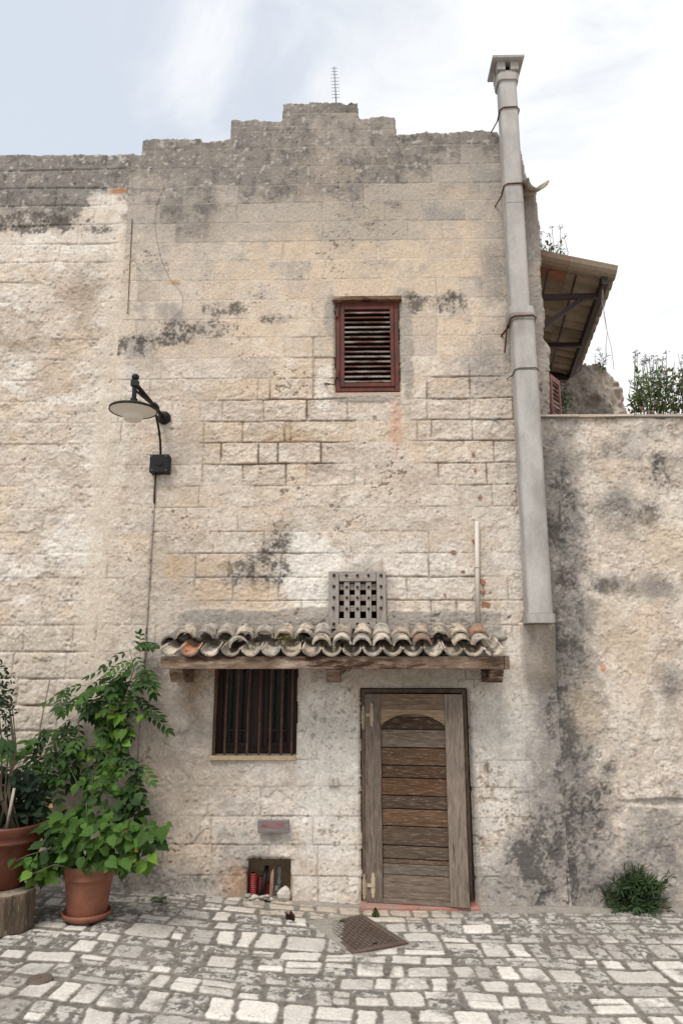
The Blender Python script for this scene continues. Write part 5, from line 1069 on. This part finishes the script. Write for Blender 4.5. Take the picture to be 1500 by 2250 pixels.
def rock(name, c, r, sq, col, mat, seed=0, n=14):
    mb = MB(); rg = random.Random(seed); mb.sphere((0, 0, 0), 1, n); pl = [(Vector((rg.gauss(0, 1), rg.gauss(0, 1), rg.gauss(0, 1))).normalized(), rg.uniform(.7, .95)) for _ in range(12)]
    nv = []
    for v in mb.v:
        v = Vector(v)
        for d, k in pl:
            if v.dot(d) > k: v -= d*(v.dot(d)-k)
        nv.append((c[0]+v.x*r*sq[0], c[1]+v.y*r*sq[1], c[2]+v.z*r*sq[2]))
    mb.v = nv; mb.c = [col]*len(nv); return mb
p = P(623, 1966, -.07); mb = rock('rock', p, .062, (.95, .8, 1.1), (.46, .42, .36), STONE, 4); o = mb.build('white_rock', STONE); tag(o, 'pale round rock at the mouth of the wall niche', 'rock')
mb = MB()
for k in range(26):
    q = P(rp.uniform(543, 592), rp.uniform(1968, 1979), rp.uniform(-.12, -.06)); m2 = rock('r', q, rp.uniform(.012, .032), (1.3, 1, .6), rp.choice([(.45, .42, .38), (.25, .22, .19), (.36, .32, .28)]), STONE, k, 8); mb.add(m2.v, m2.f); mb.c[-len(m2.v):] = m2.c
o = mb.build('cement_rubble', STONE); tag(o, 'heap of broken cement rubble at the left foot of the niche', 'rubble', None, 'stuff')
mb = MB(); x0n, x1n, z0n, z1n = NICHE; mb.box((x0n-.05, -.0, z0n-.12), (x1n+.05, .22, z0n-.004), (.11, .085, .065)); sub(mb, 'niche_floor', STONE, house)
# board
BRD = pmat('painted_board', (.19, .165, .16), c2=(.14, .12, .115), scale=6, stretch=(1, 1, 8), var=.2, vscale=30, rough=.8)
mb = MB(); wallbox(mb, 567, 1802, 635, 1829.5, -.080, -.035, None, -.06); bo = mb.build('small_board', BRD, bevel=.002); tag(bo, 'small grey board with smeared red paint above the niche', 'board')
mb = MB(); c = P(600, 1813, -.080); n = 28; pts = [(c.x+.095*math.copysign(abs(math.cos(2*PI*k/n))**.5, math.cos(2*PI*k/n))*(1+rp.uniform(-.05, .05)), -.0815, c.z+.022*math.copysign(abs(math.sin(2*PI*k/n))**.6, math.sin(2*PI*k/n))*(1+rp.uniform(-.25, .2))) for k in range(n)]
mb.add(pts+[(a, b+.001, c_) for a, b, c_ in pts], [tuple(range(n))[::-1]]+[(i, (i+1) % n, n+(i+1) % n, n+i) for i in range(n)]); sub(mb, 'red_smear', pmat('red_smear_paint', (.20, .07, .075), c2=(.25, .17, .165), scale=9, stretch=(1, 1, 6), lo=.4, hi=.75, var=.2), bo)
mb = MB(); wallbox(mb, 722, 1708, 743, 1725, -.040, .0, (.44, .39, .33)); pl_ = mb.build('switch_plate', STONE, bevel=.003); tag(pl_, 'small pale electrical cover plate left of the door', 'cover plate'); mb = MB(); wallbox(mb, 731.5, 1710, 733, 1723, -.0425, -.0395, (.2, .17, .14)); sub(mb, 'slot', STONE, pl_)

# ------------------------------------------------------------------ manhole cover
q = [G(*a) for a in ((696, 2026), (799, 2013), (886, 2078), (767, 2097))]
ctr = sum(q)/4; e1 = Vector(((q[1]-q[0])+(q[2]-q[3]))/2); e2 = Vector(((q[3]-q[0])+(q[2]-q[1]))/2); e1.z = e2.z = 0; w_, l_ = e1.length/2, e2.length/2
ang = math.atan2(e1.y, e1.x); Mm = Matrix.Translation((ctr[0], ctr[1], .018)) @ Matrix.Rotation(ang, 4, 'Z')
IRON = pmat('rusty_cast_iron', (.12, .088, .072), c2=(.085, .055, .042), scale=6, c3=(.17, .135, .115), s3=40, l3=.6, h3=.7, var=.2, rough=.75, bump=.3, metallic=.1)
mh = MB(); mh.box((-w_, -l_, -.04), (w_, l_, 0), None, Mm); mo = mh.build('manhole_cover', IRON, bevel=.003, origin=(ctr[0], ctr[1], .0)); tag(mo, 'rusty rectangular iron manhole cover set askew in the cobbles', 'manhole cover')
mb = MB(); nx_, ny_ = 11, 18
for i in range(nx_):
    for j in range(ny_):
        cx = -w_+.03+(2*w_-.06)*(i+.5)/nx_; cy = -l_+.03+(2*l_-.06)*(j+.5)/ny_; M = Mm @ Matrix.Translation((cx, cy, 0)) @ Matrix.Rotation(R(90*((i+j) % 2)+20), 4, 'Z'); mb.box((-.013, -.003, -.001), (.013, .003, .004), None, M)
sub(mb, 'tread_pattern', pmat('tread_iron', (.055, .038, .03), var=.2, rough=.7), mo)
mb = MB()
for s_ in (-1, 1): M = Mm @ Matrix.Translation((0, s_*(l_-.07), 0)); mb.box((-.018, -.007, -.001), (.018, .007, .0052), None, M)
mb.split('lifting_slot', DARK, mo)
mb = MB(); b_ = .014
for a, b in (((-w_-b_, -l_-b_), (w_+b_, -l_-.002)), ((-w_-b_, l_+.002), (w_+b_, l_+b_)), ((-w_-b_, -l_-.0019), (-w_-.002, l_+.0019)), ((w_+.002, -l_-.0019), (w_+b_, l_+.0019))): mb.box((a[0], a[1], -.04), (b[0], b[1], -.002), (.7, .65, .6), Mm)
sub(mb, 'frame', IRON, mo)
c = G(88, 2155); mb = MB(); s_ = PXM(c); mb.lathe((c[0], c[1], c[2]-.006), [(0, .022), (20*s_, .022), (22*s_, .018), (26*s_, .020), (28*s_, .012), (28*s_, -.01)], 32); mb.tube([(c[0], c[1], c[2]+.010), (c[0], c[1], c[2]+.022)], .008, 8); o = mb.build('drain_plug', IRON, smooth=False); tag(o, 'small round iron drain cap among the cobbles', 'drain cap')
# fallen dry leaf
c = G(638, 2030); mb = MB(); 
for k in range(6): leaf(mb, (c[0]+rp.uniform(-.01, .01), c[1]+rp.uniform(-.01, .01), c[2]+.03), (rp.uniform(-.6, .6), rp.uniform(-.6, .2), rp.uniform(.2, 1)), (rp.uniform(-1, 1), 1, .2), rp.uniform(.04, .07), 'heart', (.06, .03, .02))
leaf(mb, (c[0]-.01, c[1], c[2]+.06), (-.9, 0, .5), (0, -1, 0), .05, 'thin', (.07, .035, .025))
o = mb.build('dry_leaf', LEAF); tag(o, 'curled dark brown dry leaf lying on the cobbles left of the manhole', 'leaf')
# fallen green leaves and small debris at the wall foot
for px, py, lb in ((343, 1990, 'fallen green leaf on the paving, left one at the wall foot'), (352, 1984, 'fallen green leaf on the paving, right one at the wall foot')):
    c = G(px, py); mb = MB()
    for k in range(2): leaf(mb, (c[0]+rp.uniform(-.02, .02), c[1], c[2]+.035), (rp.uniform(-1, 1), -.5, .1), (0, -.2, 1), .07, 'heart', gcol((.05, .07, .03), .3))
    o = mb.build('fallen_leaf', LEAF); tag(o, lb, 'leaf', 'fallen leaves at the wall foot')
# moss and stonecrop on the canopy tiles
for (px, py, rx, ry, n), lb, col in (((685, 1392, 26, 9, 170), 'dark succulent moss at the back of the tiles left of the hatch', (.055, .055, .035)), ((627, 1410, 18, 14, 130), 'yellow green moss clump on the tile valley, middle of the canopy', (.11, .10, .04)), ((790, 1392, 40, 5, 110), 'low dark moss along the tiles under the lattice hatch', (.06, .055, .04))):
    mb = MB()
    for i in range(n):
        a = rp.uniform(0, 2*PI); q_ = math.sqrt(rp.random()); p = P(px+rx*q_*math.cos(a), py+ry*q_*math.sin(a), -.2 if ry > 8 else -.1)
        if ry == 14: p = P(px+rx*q_*math.cos(a), py+ry*q_*math.sin(a), BY+.02+rp.uniform(-.02, .05))
        leaf(mb, p, (rp.uniform(-1, 1), rp.uniform(-1, 0), rp.uniform(0, 1)), (0, -.5, .8), rp.uniform(.015, .03), 'oval', gcol(col, .45, .3))
    o = mb.build('moss_clump', LEAF); tag(o, lb, 'moss', None)
